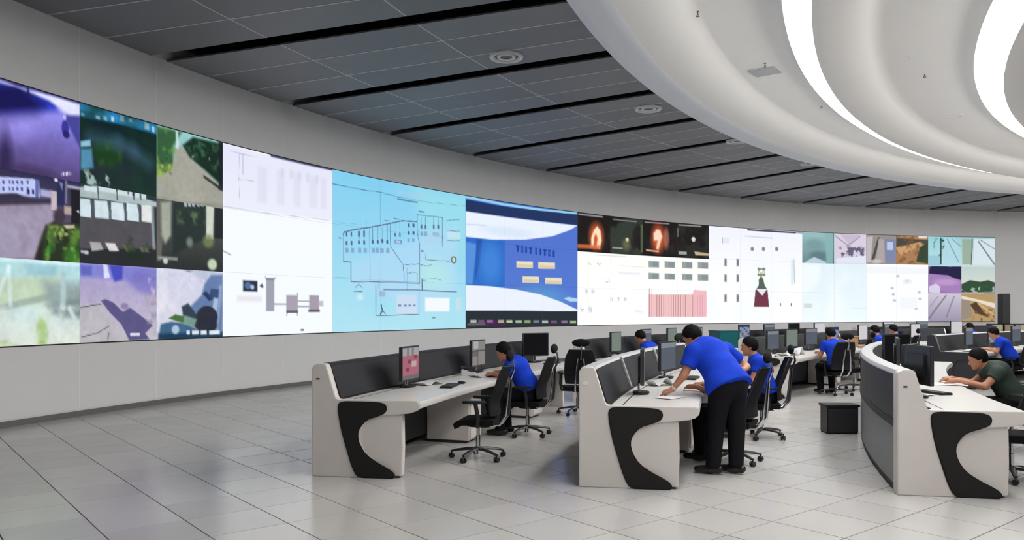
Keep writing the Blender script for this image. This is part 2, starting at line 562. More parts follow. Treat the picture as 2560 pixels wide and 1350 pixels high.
downlight(6.02, 12.4, 5.612, 'recessed round downlight in the middle soffit beside the wide ring light')
downlight(8.92, 16.05, 5.612, 'farther recessed downlight in the middle soffit near the inner ring light')
# ================================================================== VIDEO WALL
# pictures are authored on the unrolled wall: u = column, v = row from the top; P() rectifies points measured on the photograph
JX = np.array([-55, 198, 390, 556, 706, 830, 950, 1060, 1163, 1260, 1355, 1443, 1525, 1607, 1693, 1772, 1850, 1928, 2005, 2085, 2165, 2240, 2320, 2403, 2487.])
SX = np.array([-60, 0, 198, 390, 556, 830, 1163, 1443, 1772, 2005, 2165, 2320, 2487.])
ST = np.array([168, 190, 258, 315, 362, 428, 490, 530, 565, 580, 588, 593, 597.])
SB = np.array([868, 865, 856, 850, 843, 832, 825, 816, 808, 804, 803, 802, 800.])
CW, RH = 1.70, (Z_ST - Z_SB) / 3
def P(x, y):
    u = np.interp(x, JX, np.arange(25.)); t = np.interp(x, SX, ST); b = np.interp(x, SX, SB)
    return u * CW, 3 * (y - t) / (b - t) * RH

# sample grid of every display panel
RES = []
US, VS = [], []
for c in range(NCOL):
    nx, ny = (84, 66) if c < 3 else ((72, 60) if c < 8 else (60, 54))
    for r in range(3):
        gu, gv = np.meshgrid(np.linspace(c, c + 1, nx + 1), np.linspace(r, r + 1, ny + 1))
        RES.append((c, r, nx, ny, len(US) and sum(len(a) for a in US)))
        e = 1e-4
        US.append(np.clip(gu.ravel(), c + e, c + 1 - e) * CW); VS.append(np.clip(gv.ravel(), r + e, r + 1 - e) * RH)
U = np.concatenate(US); V = np.concatenate(VS)
N = len(U)
PIX = np.zeros((N, 3))
MASK = np.ones(N)
def clip_to(u0, u1, v0=0, v1=3):
    global MASK
    MASK = ((U >= u0 * CW) & (U <= u1 * CW) & (V >= v0 * RH) & (V <= v1 * RH)).astype(float)
def put(a, col):
    a = (np.clip(a, 0, 1) * MASK)[:, None]
    col = np.asarray(col, float)
    PIX[:] = PIX * (1 - a) + col * a
def sm(d, s):
    return np.clip(0.5 - d / max(s, 1e-4), 0, 1)
def fill(col, a=1.0): put(np.full(N, a), col)
def lerpc(t, c0, c1):
    t = np.clip(t, 0, 1)[:, None]
    return np.asarray(c0, float) * (1 - t) + np.asarray(c1, float) * t
def vgrad(y0c, y1c, xm, y0, y1, a=1.0):
    _, v0 = P(xm, y0); _, v1 = P(xm, y1)
    put(np.full(N, a), lerpc((V - v0) / (v1 - v0), y0c, y1c))
def poly(pts, col, a=1.0, s=0.015):
    q = np.array([P(x, y) for x, y in pts])
    lo, hi = q.min(0) - s, q.max(0) + s
    idx = np.nonzero((U > lo[0]) & (U < hi[0]) & (V > lo[1]) & (V < hi[1]) & (MASK > 0))[0]
    if not len(idx): return
    x, y = U[idx], V[idx]
    ins = np.zeros(len(idx), bool); dist = np.full(len(idx), 1e9)
    for i in range(len(q)):
        ax, ay = q[i]; bx, by = q[(i + 1) % len(q)]
        cond = (ay > y) != (by > y)
        with np.errstate(divide='ignore', invalid='ignore'):
            xi = (bx - ax) * (y - ay) / (by - ay) + ax
        ins ^= cond & (x < xi)
        dx, dy = bx - ax, by - ay
        t = np.clip(((x - ax) * dx + (y - ay) * dy) / (dx * dx + dy * dy + 1e-12), 0, 1)
        dist = np.minimum(dist, np.hypot(x - ax - t * dx, y - ay - t * dy))
    sd = np.where(ins, -dist, dist)
    al = (sm(sd, s) * a)[:, None]
    PIX[idx] = PIX[idx] * (1 - al) + np.asarray(col, float) * al
def box(x0, y0, x1, y1, col, a=1.0, s=0.012):
    # upright box on the wall, its height read at its middle
    xm = (x0 + x1) / 2; t = np.interp(xm, SX, ST); b = np.interp(xm, SX, SB)
    def yy(x, y):
        f = (y - t) / (b - t); return np.interp(x, SX, ST) + f * (np.interp(x, SX, SB) - np.interp(x, SX, ST))
    poly([(x0, yy(x0, y0)), (x1, yy(x1, y0)), (x1, yy(x1, y1)), (x0, yy(x0, y1))], col, a, s)
def line(pts, w, col, a=1.0, s=0.012):
    q = [P(x, y) for x, y in pts]
    for (ax, ay), (bx, by) in zip(q[:-1], q[1:]):
        m = w + s
        idx = np.nonzero((U > min(ax, bx) - m) & (U < max(ax, bx) + m) & (V > min(ay, by) - m) & (V < max(ay, by) + m) & (MASK > 0))[0]
        if not len(idx): continue
        dx, dy = bx - ax, by - ay
        t = np.clip(((U[idx] - ax) * dx + (V[idx] - ay) * dy) / (dx * dx + dy * dy + 1e-12), 0, 1)
        d = np.hypot(U[idx] - ax - t * dx, V[idx] - ay - t * dy) - w
        al = (sm(d, s) * a)[:, None]
        PIX[idx] = PIX[idx] * (1 - al) + np.asarray(col, float) * al
def blob(x, y, rx, ry, col, a=1.0, s=0.5):
    cu, cv = P(x, y); eu, _ = P(x + rx, y); _, ev = P(x, y + ry)
    d = np.hypot((U - cu) / max(abs(eu - cu), 1e-3), (V - cv) / max(abs(ev - cv), 1e-3))
    put(np.clip((1 + s * .5 - d) / s, 0, 1) * a, col)
_perm = rng.permutation(256)
_val = rng.rand(256)
def vnoise(x, y, seed=0):
    xi = np.floor(x).astype(int); yi = np.floor(y).astype(int)
    fx = x - xi; fy = y - yi; fx = fx * fx * (3 - 2 * fx); fy = fy * fy * (3 - 2 * fy)
    def h(i, j): return _val[_perm[(_perm[(i + seed * 37) & 255] + j) & 255]]
    return (h(xi, yi) * (1 - fx) + h(xi + 1, yi) * fx) * (1 - fy) + (h(xi, yi + 1) * (1 - fx) + h(xi + 1, yi + 1) * fx) * fy
def fbm(sc, seed=0, oct=4, sx=1.0, sy=1.0):
    t = np.zeros(N); a = 0.5
    for o in range(oct):
        t += a * vnoise(U * sc * sx * 2 ** o + 7.3 * o, V * sc * sy * 2 ** o + 3.1 * o, seed + o); a *= .5
    return t / 0.94
def speckle(region_a, col, sc, th, seed, a=1.0, soft=0.15):
    n = fbm(sc, seed)
    put(region_a * np.clip((n - th) / soft, 0, 1) * a, col)
def area(pts, s=0.1):
    """soft region mask from a photographed outline"""
    global PIX
    keep = PIX.copy(); PIX = np.zeros((N, 3)); poly(pts, (1, 1, 1), 1, s)
    r = PIX[:, 0].copy(); PIX = keep
    return r

# --- column 1, top: violet street camera
clip_to(0, 1, 0, 1)
vgrad((140, 132, 228), (86, 70, 124), 100, 285, 430)
speckle(np.ones(N), (104, 96, 190), 0.9, .45, 1, .4, .5)
poly([(-60, 170), (205, 262), (205, 300), (150, 276), (-60, 270)], (40, 55, 190), .95, .12)
poly([(-60, 190), (30, 195), (95, 255), (70, 275), (-60, 278)], (22, 18, 72), .9, .25)
poly([(-60, 172), (0, 196), (50, 218), (110, 246), (150, 275), (200, 296), (200, 262), (120, 234), (-60, 180)], (232, 232, 255), 1, .06)
blob(165, 276, 30, 12, (226, 226, 255), .8, .8)
poly([(48, 208), (54, 210), (52, 232), (46, 230)], (30, 30, 90), .9, .03)
line([(-60, 160), (100, 221), (205, 257)], .03, (36, 38, 70), .9, .04)
poly([(-60, 282), (140, 281), (150, 290), (60, 330), (-60, 350)], (160, 150, 240), .7, .3)
poly([(150, 285), (200, 290), (200, 372), (178, 335)], (60, 60, 140), .85, .06)
blob(155, 318, 11, 20, (52, 52, 150), .95, .3); blob(158, 334, 10, 10, (36, 34, 100), .9, .3); blob(153, 290, 5, 7, (195, 200, 255), .9, .6)
blob(-10, 390, 18, 70, (40, 30, 70), .8, 1.2); blob(60, 425, 60, 18, (66, 50, 90), .7, 1)
for i, x in enumerate((144, 148, 153, 157, 161, 167, 171)): box(x, 428, x + 2.5, 437, (235, 235, 250), .95 if i < 5 else .5, .01)
# --- column 1, middle: white building, gravel path, hedge
clip_to(0, 1, 1, 2)
vgrad((50, 48, 82), (120, 104, 116), 100, 440, 640)
poly([(-60, 490), (80, 490), (120, 505), (125, 560), (70, 645), (-60, 650)], (164, 154, 180), 1, .12)
speckle(area([(-60, 490), (120, 500), (70, 650), (-60, 650)]), (132, 118, 136), 3, .48, 3, .6, .3)
poly([(-60, 428), (0, 434), (62, 440), (80, 446), (82, 488), (40, 486), (20, 476), (-60, 474)], (196, 206, 252), 1, .02)
for r_ in range(2):
    for x in (-38, -26, -14, 2, 11, 22, 34, 50): box(x - 2.5, 442 + 17 * r_ + (x + 20) * .03, x + 2.5, 451 + 17 * r_ + (x + 20) * .03, (70, 80, 150), .95, .012)
for x in (51, 64): box(x - 3.5, 468, x + 3.5, 479, (36, 40, 86), 1, .015)
line([(74, 446), (75, 487)], .03, (90, 100, 170), .9)
box(84, 470, 116, 488, (188, 190, 232), .9, .04); poly([(-60, 478), (10, 476), (60, 488), (118, 494), (118, 506), (-60, 504)], (50, 44, 66), .9, .05)
box(114, 474, 131, 522, (206, 190, 196), .95, .02); box(131, 458, 152, 512, (38, 44, 84), .95, .02)
poly([(138, 452), (148, 456), (146, 476)], (150, 160, 210), .8, .02); blob(128, 446, 5, 5, (220, 225, 255), 1, .4)
box(155, 449, 161, 507, (130, 130, 160), .9, .02); box(161, 464, 202, 472, (176, 176, 196), .9, .02); box(172, 474, 204, 560, (28, 26, 34), .95, .02)
box(152, 514, 173, 535, (190, 170, 160), .9, .03)
poly([(125, 548), (100, 560), (88, 590), (70, 640), (66, 660), (205, 660), (205, 560), (150, 556)], (40, 48, 34), 1, .05)
hedge = area([(108, 562), (92, 590), (96, 660), (205, 665), (205, 575), (150, 562)], .1)
speckle(hedge, (92, 132, 56), 5, .38, 5, 1, .25); speckle(hedge, (150, 176, 92), 9, .58, 9, .9, .15); speckle(hedge, (58, 150, 46), 3, .55, 12, .8, .2); speckle(hedge, (30, 44, 26), 6, .60, 15, .9, .15)
poly([(100, 562), (84, 600), (68, 650), (66, 664), (92, 664), (100, 600)], (38, 40, 34), .9, .1); blob(176, 640, 24, 26, (70, 150, 46), .6, 1); blob(138, 540, 16, 20, (64, 54, 66), .95, .5); poly([(150, 561), (182, 562), (184, 570), (158, 570)], (214, 200, 178), .9, .03)
blob(194, 529, 3, 3, (240, 240, 245), 1, .5)
# --- column 1, bottom: bleached park
clip_to(0, 1, 2, 3)
vgrad((176, 220, 226), (226, 232, 222), 100, 650, 862)
box(-60, 645, 205, 656, (214, 240, 246), .9, .03); box(46, 659, 130, 690, (150, 196, 208), .8, .08)
poly([(-60, 690), (150, 690), (140, 760), (-60, 762)], (196, 214, 184), .9, .12); poly([(90, 700), (205, 706), (205, 790), (150, 792), (110, 770)], (150, 170, 172), .9, .15)
poly([(-60, 766), (140, 726), (205, 722), (205, 740), (140, 744), (-60, 782)], (150, 166, 162), .7, .04); poly([(100, 760), (205, 740), (205, 795), (120, 784)], (122, 138, 138), .8, .12)
line([(150, 686), (148, 766)], .05, (178, 204, 206), .9, .05); line([(168, 770), (182, 794)], .04, (214, 230, 232), .9, .05); line([(-40, 765), (0, 663), (4, 760)], .03, (224, 246, 250), .7, .05)
speckle(area([(-60, 790), (110, 780), (100, 862), (-60, 866)]), (160, 196, 108), 3, .40, 4, .95, .2); speckle(area([(-60, 760), (205, 760), (205, 862), (-60, 866)]), (232, 238, 230), 4, .58, 8, .5, .2)
speckle(np.ones(N), (240, 248, 250), 1.2, .6, 2, .25, .3)
# --- column 2, top: dark green night camera
clip_to(1, 2, 0, 1)
vgrad((12, 36, 40), (46, 54, 58), 295, 320, 480)
poly([(198, 256), (392, 312), (392, 340), (300, 312), (198, 292)], (26, 112, 176), 1, .05)
line([(198, 270), (300, 300), (392, 328)], .05, (60, 150, 200), .8, .1)
for x, y, w, h in ((205, 287, 8, 6), (240, 294, 10, 9), (258, 296, 8, 10), (276, 298, 7, 12), (300, 297, 9, 14), (303, 298, 4, 14), (364, 318, 12, 16), (381, 326, 6, 14), (322, 302, 8, 8)): box(x - w / 2, y - h / 2, x + w / 2, y + h / 2, (190, 228, 240), .9, .02)
speckle(np.ones(N), (20, 52, 36), 1.6, .46, 6, .7, .25); speckle(area([(198, 330), (392, 370), (392, 480), (198, 470)], .2), (18, 40, 44), 1.3, .5, 16, .8, .2)
blob(264, 384, 36, 32, (26, 62, 28), .95, .5); speckle(area([(230, 352), (300, 360), (300, 420), (232, 416)]), (44, 84, 34), 7, .5, 7, .7, .2)
line([(225, 345), (290, 358), (330, 380), (370, 410)], .09, (64, 100, 122), .6, .25)
poly([(200, 354), (223, 350), (224, 366), (200, 368)], (150, 206, 228), .9, .03); poly([(200, 372), (226, 372), (230, 420), (200, 424)], (92, 160, 196), .85, .06)
speckle(area([(198, 425), (290, 430), (290, 466), (198, 470)]), (190, 215, 210), 7, .62, 11, .8, .1)
# --- column 2, middle: row of pale windows over a dark hall
clip_to(1, 2, 1, 2)
vgrad((46, 56, 60), (44, 46, 52), 295, 466, 660); 
poly([(198, 468), (238, 464), (392, 508), (392, 520), (198, 492)], (180, 196, 198), .95, .02)
for x0, x1, y in ((208, 238, 466), (243, 284, 468), (288, 314, 476), (317, 326, 479), (332, 345, 482), (348, 362, 486)): box(x0, y, x1, y + 13, (206, 222, 226), 1, .02)
for x in (240, 286, 328, 346): line([(x, 468), (x + 2, 500)], .012, (50, 58, 64), .9, .015)
poly([(198, 492), (392, 521), (392, 528), (198, 497)], (52, 60, 66), 1, .012)
for x0, x1 in ((198, 224), (232, 267), (272, 306), (311, 343), (349, 377)):
    f0 = (x0 - 198) / 194; f1 = (x1 - 198) / 194
    poly([(x0, 496 + 22 * f0), (x1, 496 + 22 * f1), (x1 + 1, 543 + 18 * f1), (x0 + 1, 541 + 18 * f0)], (212, 228, 236) if x0 < 340 else (222, 226, 224), 1, .015)
for x in (229, 270, 309, 346): line([(x - 4, 500 + (x - 198) * .1), (x, 520 + (x - 198) * .1), (x, 575)], .028, (84, 92, 98), .9, .02)
poly([(198, 541), (380, 561), (390, 625), (198, 622)], (84, 82, 86), .95, .02); line([(379, 520), (383, 630)], .035, (150, 165, 172), .8, .03)
poly([(198, 622), (392, 626), (392, 672), (198, 662)], (42, 44, 48), 1, .04)
for pts, c in (([(221, 604), (246, 606), (254, 624), (226, 628)], (176, 176, 176)), ([(258, 607), (282, 609), (292, 628), (268, 628)], (226, 222, 224)), ([(300, 613), (318, 613), (336, 630), (312, 630)], (98, 108, 80)), ([(344, 619), (362, 619), (371, 632), (350, 632)], (98, 110, 84))): poly(pts, c, .95, .025)
blob(213, 631, 6, 5, (210, 216, 220), .9, .5); blob(204, 629, 4, 4, (190, 200, 210), .9, .5); speckle(area([(310, 590), (380, 590), (380, 650), (310, 650)]), (30, 50, 30), 5, .5, 3, .7)
# --- column 2, bottom: lilac pavement with a long shadow
clip_to(1, 2, 2, 3)
vgrad((168, 156, 206), (196, 190, 202), 295, 665, 850)
poly([(198, 656), (300, 664), (392, 672), (392, 700), (300, 700), (198, 690)], (124, 128, 212), .85, .1)
poly([(268, 662), (302, 664), (300, 700), (280, 705)], (66, 70, 186), .9, .05); poly([(253, 660), (262, 660), (270, 694), (256, 696)], (222, 224, 250), .95, .03); box(200, 664, 226, 688, (86, 96, 186), .8, .05)
poly([(335, 676), (392, 690), (392, 740), (340, 730), (310, 700)], (120, 116, 196), .75, .12); speckle(area([(300, 680), (392, 690), (392, 770), (330, 770)]), (206, 192, 214), 4, .5, 6, .9)
poly([(200, 760), (245, 758), (290, 812), (320, 852), (200, 862)], (188, 184, 190), .9, .03)
poly([(248, 752), (258, 748), (276, 755), (302, 780), (320, 770), (345, 788), (380, 815), (360, 835), (372, 850), (318, 852), (298, 812), (270, 782)], (92, 86, 132), 1, .02)
line([(200, 768), (247, 760)], .008, (70, 62, 88), .9); line([(202, 842), (240, 832), (268, 815)], .008, (90, 84, 100), .9); line([(266, 832), (265, 850)], .008, (80, 74, 90), .9)
speckle(area([(350, 740), (392, 745), (392, 850), (375, 840)]), (150, 142, 158), 8, .5, 13, .8); blob(306, 766, 10, 8, (130, 120, 158), .8, .5)
for x in (324, 330, 336, 342): blob(x, 837, 3.4, 4, (226, 226, 238), 1, .4)
# --- column 3, top: tree-lined road
clip_to(2, 3, 0, 1.08)
vgrad((150, 206, 204), (150, 152, 142), 470, 345, 500)
poly([(390, 318), (450, 332), (428, 372), (430, 430), (390, 440)], (54, 96, 62), 1, .08); speckle(area([(390, 318), (440, 332), (430, 440), (390, 440)]), (104, 148, 70), 5, .48, 3, .9, .2)
poly([(438, 372), (445, 366), (470, 390), (556, 480), (556, 512), (392, 505), (392, 440), (424, 430)], (164, 164, 152), 1, .03)
speckle(area([(392, 398), (418, 396), (428, 420), (416, 440), (392, 444)], .12), (158, 184, 84), 7, .36, 19, 1, .2); speckle(area([(392, 400), (424, 400), (424, 436), (392, 438)]), (40, 66, 32), 8, .52, 9, .9)
poly([(452, 366), (478, 346), (556, 366), (556, 470), (510, 430), (470, 396)], (24, 46, 36), 1, .06)
speckle(area([(455, 360), (480, 350), (556, 368), (556, 440), (480, 400)]), (58, 104, 70), 7, .48, 5, .9, .2); speckle(area([(470, 390), (556, 400), (556, 440), (500, 425)]), (188, 206, 202), 8, .63, 21, .9, .08)
box(545, 350, 560, 480, (30, 32, 40), .9, .05); line([(438, 330), (440, 370)], .03, (220, 240, 240), .8, .04)
poly([(505, 440), (556, 476), (556, 484), (505, 448)], (40, 42, 46), .8, .02)
# --- column 3, middle: dim yard
clip_to(2, 3, 1.02, 2.0)
vgrad((96, 100, 94), (44, 48, 48), 470, 500, 680)
poly([(390, 500), (398, 500), (406, 590), (400, 655), (390, 655)], (100, 98, 94), 1, .04); poly([(400, 508), (424, 506), (424, 590), (410, 612), (402, 590)], (170, 176, 160), .95, .07)
poly([(428, 505), (510, 510), (510, 600), (428, 640)], (40, 52, 50), .95, .06); speckle(area([(440, 530), (510, 532), (510, 566), (440, 560)]), (96, 118, 86), 6, .42, 8, .8)
box(426, 500, 454, 508, (44, 52, 58), .9, .02)
for x in (456, 466, 476, 488, 498): box(x, 508, x + 7, 519, (176, 192, 198), .9, .02)
poly([(512, 510), (532, 512), (530, 602), (512, 600)], (206, 212, 198), 1, .03); box(489, 495, 530, 504, (150, 152, 142), .9, .02)
box(534, 516, 560, 600, (36, 40, 42), .95, .03); blob(518, 606, 14, 16, (126, 140, 92), .8, .7)
blob(470, 608, 8, 12, (130, 138, 136), .9, .9); blob(528, 664, 12, 14, (200, 216, 188), 1, .5); box(393, 644, 440, 652, (150, 152, 146), .9, .03); blob(411, 655, 6, 7, (214, 220, 216), .9, .5)
# --- column 3, bottom: white pavement, blue shapes
clip_to(2, 3, 2.0, 3)
vgrad((222, 224, 240), (236, 232, 240), 470, 675, 850); speckle(np.ones(N), (208, 208, 230), 1.0, .5, 3, .7)
poly([(455, 672), (556, 684), (556, 720), (500, 700)], (190, 200, 220), .9, .06); speckle(area([(450, 676), (510, 678), (520, 705), (470, 700)]), (106, 120, 136), 9, .52, 7, .9, .1)
poly([(525, 690), (556, 690), (556, 850), (500, 850), (480, 810), (470, 770), (500, 740), (508, 712)], (96, 122, 168), .95, .06)
poly([(502, 736), (512, 730), (530, 750), (520, 755)], (44, 62, 96), 1, .03); poly([(524, 724), (548, 726), (545, 752), (520, 745)], (56, 76, 116), .95, .03); poly([(532, 746), (544, 748), (540, 782), (528, 776)], (178, 198, 226), .9, .03)
line([(550, 720), (540, 830)], .04, (150, 168, 206), .8, .04)
poly([(450, 768), (466, 760), (490, 792), (488, 822), (455, 806)], (52, 66, 78), 1, .04); blob(514, 795, 28, 28, (46, 50, 64), 1, .15); blob(513, 815, 28, 20, (44, 48, 62), 1, .3)
poly([(400, 812), (425, 806), (470, 812), (500, 836), (520, 850), (394, 850)], (66, 104, 138), 1, .04); poly([(434, 788), (454, 792), (470, 812), (440, 806), (418, 798)], (72, 112, 62), 1, .03); poly([(456, 790), (488, 800), (480, 822), (455, 812)], (128, 164, 150), .9, .04)
poly([(394, 836), (556, 832), (556, 852), (394, 852)], (28, 56, 86), .9, .06); blob(435, 826, 9, 11, (190, 214, 236), .9, .4)
for x0, x1 in ((462, 470), (476, 493), (498, 513), (520, 548)): box(x0, 828, x1, 838, (226, 234, 242), 1, .02)
# --- columns 4-5: white slide with machine drawing
clip_to(3, 5)
fill((246, 247, 254)); vgrad((226, 226, 250), (250, 251, 255), 690, 380, 560, .9); speckle(np.ones(N), (252, 250, 250), .8, .5, 5, .8, .4)
vgrad((228, 244, 252), (228, 244, 252), 690, 600, 800, .25)
poly([(560, 362), (832, 430), (832, 440), (675, 404), (560, 372)], (62, 64, 98), .0, .02); line([(676, 393), (760, 413), (832, 429)], .03, (52, 54, 84), .9, .02)
line([(557, 520), (640, 533), (832, 555)], .006, (176, 180, 200), .8); poly([(557, 366), (832, 432), (832, 553), (557, 519)], (226, 226, 246), .55, .02)
for p in ([(573, 383), (640, 396)], [(596, 388), (594, 450), (596, 500)], [(604, 390), (604, 440)], [(594, 452), (632, 456)]): line(p, .006, (176, 176, 196), .8)
for x, w in ((640, 24), (690, 20), (732, 16), (770, 20), (800, 14)): box(x, 420 + (x - 640) * .18, x + w, 510 + (x - 640) * .1, (214, 214, 232), .5, .08)
for x in (700, 722, 742, 762, 786): box(x, 424 + (x - 700) * .2, x + 8, 446 + (x - 700) * .2, (206, 206, 224), .5, .05)
box(604, 704, 640, 731, (42, 52, 76), 1, .03); blob(616, 716, 8, 9, (90, 130, 170), .8, .5); blob(627, 720, 5, 6, (190, 205, 222), .9, .5); box(590, 742, 650, 756, (226, 224, 230), .8, .08)
poly([(645, 716), (652, 711), (656, 720), (650, 722)], (70, 80, 96), .9, .02); box(662, 698, 683, 780, (158, 162, 174), 1, .02); poly([(659, 692), (664, 697), (684, 697), (688, 693), (684, 702), (662, 702)], (120, 124, 136), .9, .02)
line([(683, 762), (714, 762)], .018, (176, 172, 184), 1); box(714, 740, 742, 783, (168, 160, 176), 1, .02); box(714, 778, 742, 784, (96, 92, 104), 1, .02); line([(716, 784), (715, 790)], .01, (90, 90, 100), 1); line([(741, 784), (741, 790)], .01, (90, 90, 100), 1)
line([(742, 755), (770, 755)], .012, (150, 144, 160), 1); line([(742, 768), (770, 768)], .012, (150, 144, 160), 1); box(770, 740, 795, 782, (164, 156, 172), 1, .02); box(768, 776, 797, 782, (90, 86, 98), 1, .02); box(794, 754, 806, 768, (190, 186, 196), .9, .02)
line([(741, 736), (742, 740)], .012, (110, 110, 120), 1); box(749, 824, 757, 829, (110, 110, 116), 1, .015); line([(556, 630), (574, 640)], .012, (150, 150, 146), .9)
# --- columns 6-8: pale blue plan
clip_to(5, 8)
vgrad((128, 204, 238), (176, 226, 240), 990, 450, 820); poly([(1030, 460), (1170, 485), (1170, 640), (1060, 640)], (158, 224, 234), .7, .5); speckle(np.ones(N), (150, 214, 242), .7, .45, 14, .5, .4)
poly([(875, 660), (1140, 560), (1140, 730), (1050, 780), (875, 710)], (184, 216, 246), .5, .3); blob(1085, 690, 40, 40, (186, 238, 222), .5, 1)
INK = (74, 70, 110)
line([(830, 464), (885, 474), (950, 482), (1000, 495)], .007, (70, 100, 130), .9); line([(1000, 495), (1060, 505), (1162, 516)], .005, (100, 140, 160), .8); line([(992, 498), (1042, 506)], .02, (96, 120, 150), .8); box(992, 481, 1060, 492, (168, 206, 226), .6, .04)
for p in ([(830, 560), (900, 563)], [(830, 696), (875, 696)], [(950, 482), (950, 560)]): line(p, .005, (120, 176, 204), .8)
line([(856, 590), (858, 583), (885, 576), (920, 571), (965, 562), (1003, 553), (1042, 555)], .012, INK, 1); line([(856, 585), (856, 657), (875, 657), (875, 706), (970, 707), (1048, 711)], .009, INK, .9)
line([(1042, 555), (1042, 537), (1104, 545), (1104, 580), (1105, 620)], .008, INK, .9); line([(1042, 555), (1043, 590), (1048, 612), (1048, 711)], .008, INK, .85); line([(922, 578), (923, 704)], .007, (96, 100, 150), .8)
line([(974, 562), (975, 618), (1006, 664), (1009, 706)], .008, INK, .85); line([(1009, 664), (1045, 662), (1066, 668), (1078, 664)], .006, INK, .8); line([(1016, 672), (1016, 730)], .005, (120, 120, 160), .8); line([(1017, 686), (1030, 683), (1042, 685), (1042, 708)], .006, INK, .8)
line([(946, 700), (947, 726)], .006, INK, .8); line([(938, 712), (939, 792), (1047, 789), (1047, 712)], .007, INK, .85); line([(958, 726), (1040, 728), (1140, 733)], .01, INK, .9); line([(1054, 700), (1055, 728)], .018, INK, .8); line([(1055, 704), (1065, 704), (1065, 722)], .006, INK, .7); line([(1054, 700), (1088, 700), (1104, 704)], .005, INK, .6)
line([(1148, 660), (1148, 730)], .006, (110, 120, 150), .7); line([(1062, 632), (1063, 650)], .005, INK, .7); line([(1063, 652), (1112, 654), (1126, 658)], .006, INK, .8); blob(1133, 652, 7, 9, (96, 90, 60), .9, .25); blob(1133, 652, 4, 6, (190, 226, 230), 1, .3)
for y in (548, 578, 602): line([(1116, y + (y < 560) * 4), (1148, y + 2)], .008, (90, 110, 140), .8)
box(1117, 582, 1150, 600, (200, 232, 238), .7, .03); box(1060, 586, 1100, 612, (178, 206, 234), .5, .04)
for x in (864, 876, 895, 908): box(x - 2, 583 - (x - 864) * .1, x + 2, 594, (70, 76, 116), .9, .012)
for x, y0, y1 in ((895, 578, 606), (908, 575, 606), (930, 573, 604), (943, 568, 604), (955, 570, 602), (967, 566, 604)): line([(x, y0), (x, y1)], .006, (86, 92, 136), .8); box(x - 2.4, y1 - 2, x + 2.4, y1 + 7, (76, 84, 128), .9, .012)
for x in (864, 876): box(x - 2.2, 605, x + 2.4, 615, (72, 80, 120), .9, .012)
for x in (865, 879, 897, 911, 932, 942, 954, 968): box(x - 4, 622, x + 4, 634, (132, 160, 206), .9, .015)
for x in (986, 998): line([(x, 560), (x, 586)], .006, INK, .8); box(x - 2, 584, x + 2, 593, (70, 78, 122), .9, .012)
for x in (1020, 1032):
    for y in (560, 579): box(x - 2.4, y, x + 2.4, y + 9, (72, 80, 124), .9, .012)
    box(x - 3, 597, x + 3, 606, (128, 156, 200), .8, .012)
box(985, 601, 1003, 611, (110, 130, 180), .8, .015); box(988, 603, 999, 609, (176, 214, 244), .9, .015)
for x in (1053, 1063, 1083, 1094): line([(x, 544), (x, 574)], .008, (90, 100, 140), .8); box(x - 2.4, 563, x + 2.4, 573, (84, 94, 136), .8, .012)
for x in (1050, 1060): box(x, 580, x + 7, 591, (128, 156, 198), .8, .012)
box(1080, 582, 1096, 592, (150, 178, 210), .8, .015); line([(1046, 529), (1060, 531)], .012, INK, .8); line([(960, 553), (972, 553)], .008, INK, .7); line([(983, 547), (995, 549)], .012, INK, .8); line([(914, 553), (914, 566)], .008, INK, .7); blob(1055, 629, 4, 2, INK, .9, .3); blob(848, 598, 3, 2, INK, .9, .4)
box(990, 740, 1040, 788, (208, 220, 240), .8, .02); box(946, 730, 962, 744, (150, 160, 196), .6, .03); line([(952, 764), (955, 780), (950, 788)], .016, (40, 42, 70), 1); line([(955, 778), (962, 787)], .01, (40, 42, 70), .9)
for x in (994, 1008, 1019, 1031): box(x, 764, x + 7, 769, (110, 130, 170), .9, .01)
box(1062, 748, 1122, 782, (246, 248, 252), .95, .05); box(1138, 748, 1152, 780, (196, 224, 228), .8, .05); line([(885, 721), (895, 713), (904, 722)], .007, INK, .8); line([(882, 731), (904, 731)], .007, INK, .8); blob(898, 745, 8, 8, (206, 236, 246), .8, .6); blob(1083, 798, 5, 2, (110, 130, 150), .8, .4)
# --- columns 9-11: blue room slide
clip_to(8, 11)
fill((70, 120, 208)); vgrad((66, 110, 206), (92, 150, 216), 1300, 580, 770); poly([(1163, 594), (1262, 602), (1262, 720), (1163, 716)], (46, 108, 200), .95, .04); poly([(1262, 600), (1445, 560), (1445, 780), (1262, 730)], (84, 116, 206), .85, .12); blob(1350, 750, 60, 30, (92, 160, 210), .7, 1)
poly([(1163, 606), (1190, 612), (1180, 714), (1163, 714)], (92, 148, 220), .9, .06); poly([(1190, 600), (1204, 600), (1198, 660), (1186, 706)], (36, 84, 168), .9, .08); blob(1225, 660, 26, 50, (66, 136, 218), .8, .9)
poly([(1163, 488), (1260, 507), (1355, 520), (1443, 530), (1443, 536), (1355, 526), (1260, 513), (1163, 496)], (150, 206, 232), 1, .02)
poly([(1163, 499), (1260, 515), (1443, 535), (1443, 562), (1163, 530)], (34, 52, 96), 1, .02)
poly([(1163, 529), (1300, 546), (1443, 563), (1425, 574), (1380, 590), (1310, 599), (1230, 600), (1163, 594)], (232, 240, 252), 1, .03); blob(1270, 580, 60, 12, (206, 224, 246), .6, .8); line([(1165, 562), (1214, 564)], .012, (170, 190, 220), .7, .03)
for i, x in enumerate((1293, 1304, 1314, 1325, 1339, 1350, 1361, 1372, 1383)):
    y = 613 + i * 1.6
    box(x - 2.6, y, x + 2.6, y + 17, (30, 62, 160), .95, .012)
    if i % 3 == 0: box(x - 4.6, y, x + 4.6, y + 4, (30, 62, 160), .9, .012)
    elif i % 3 == 1: box(x - 1, y + 4, x + 1, y + 13, (80, 112, 206), .8, .01)
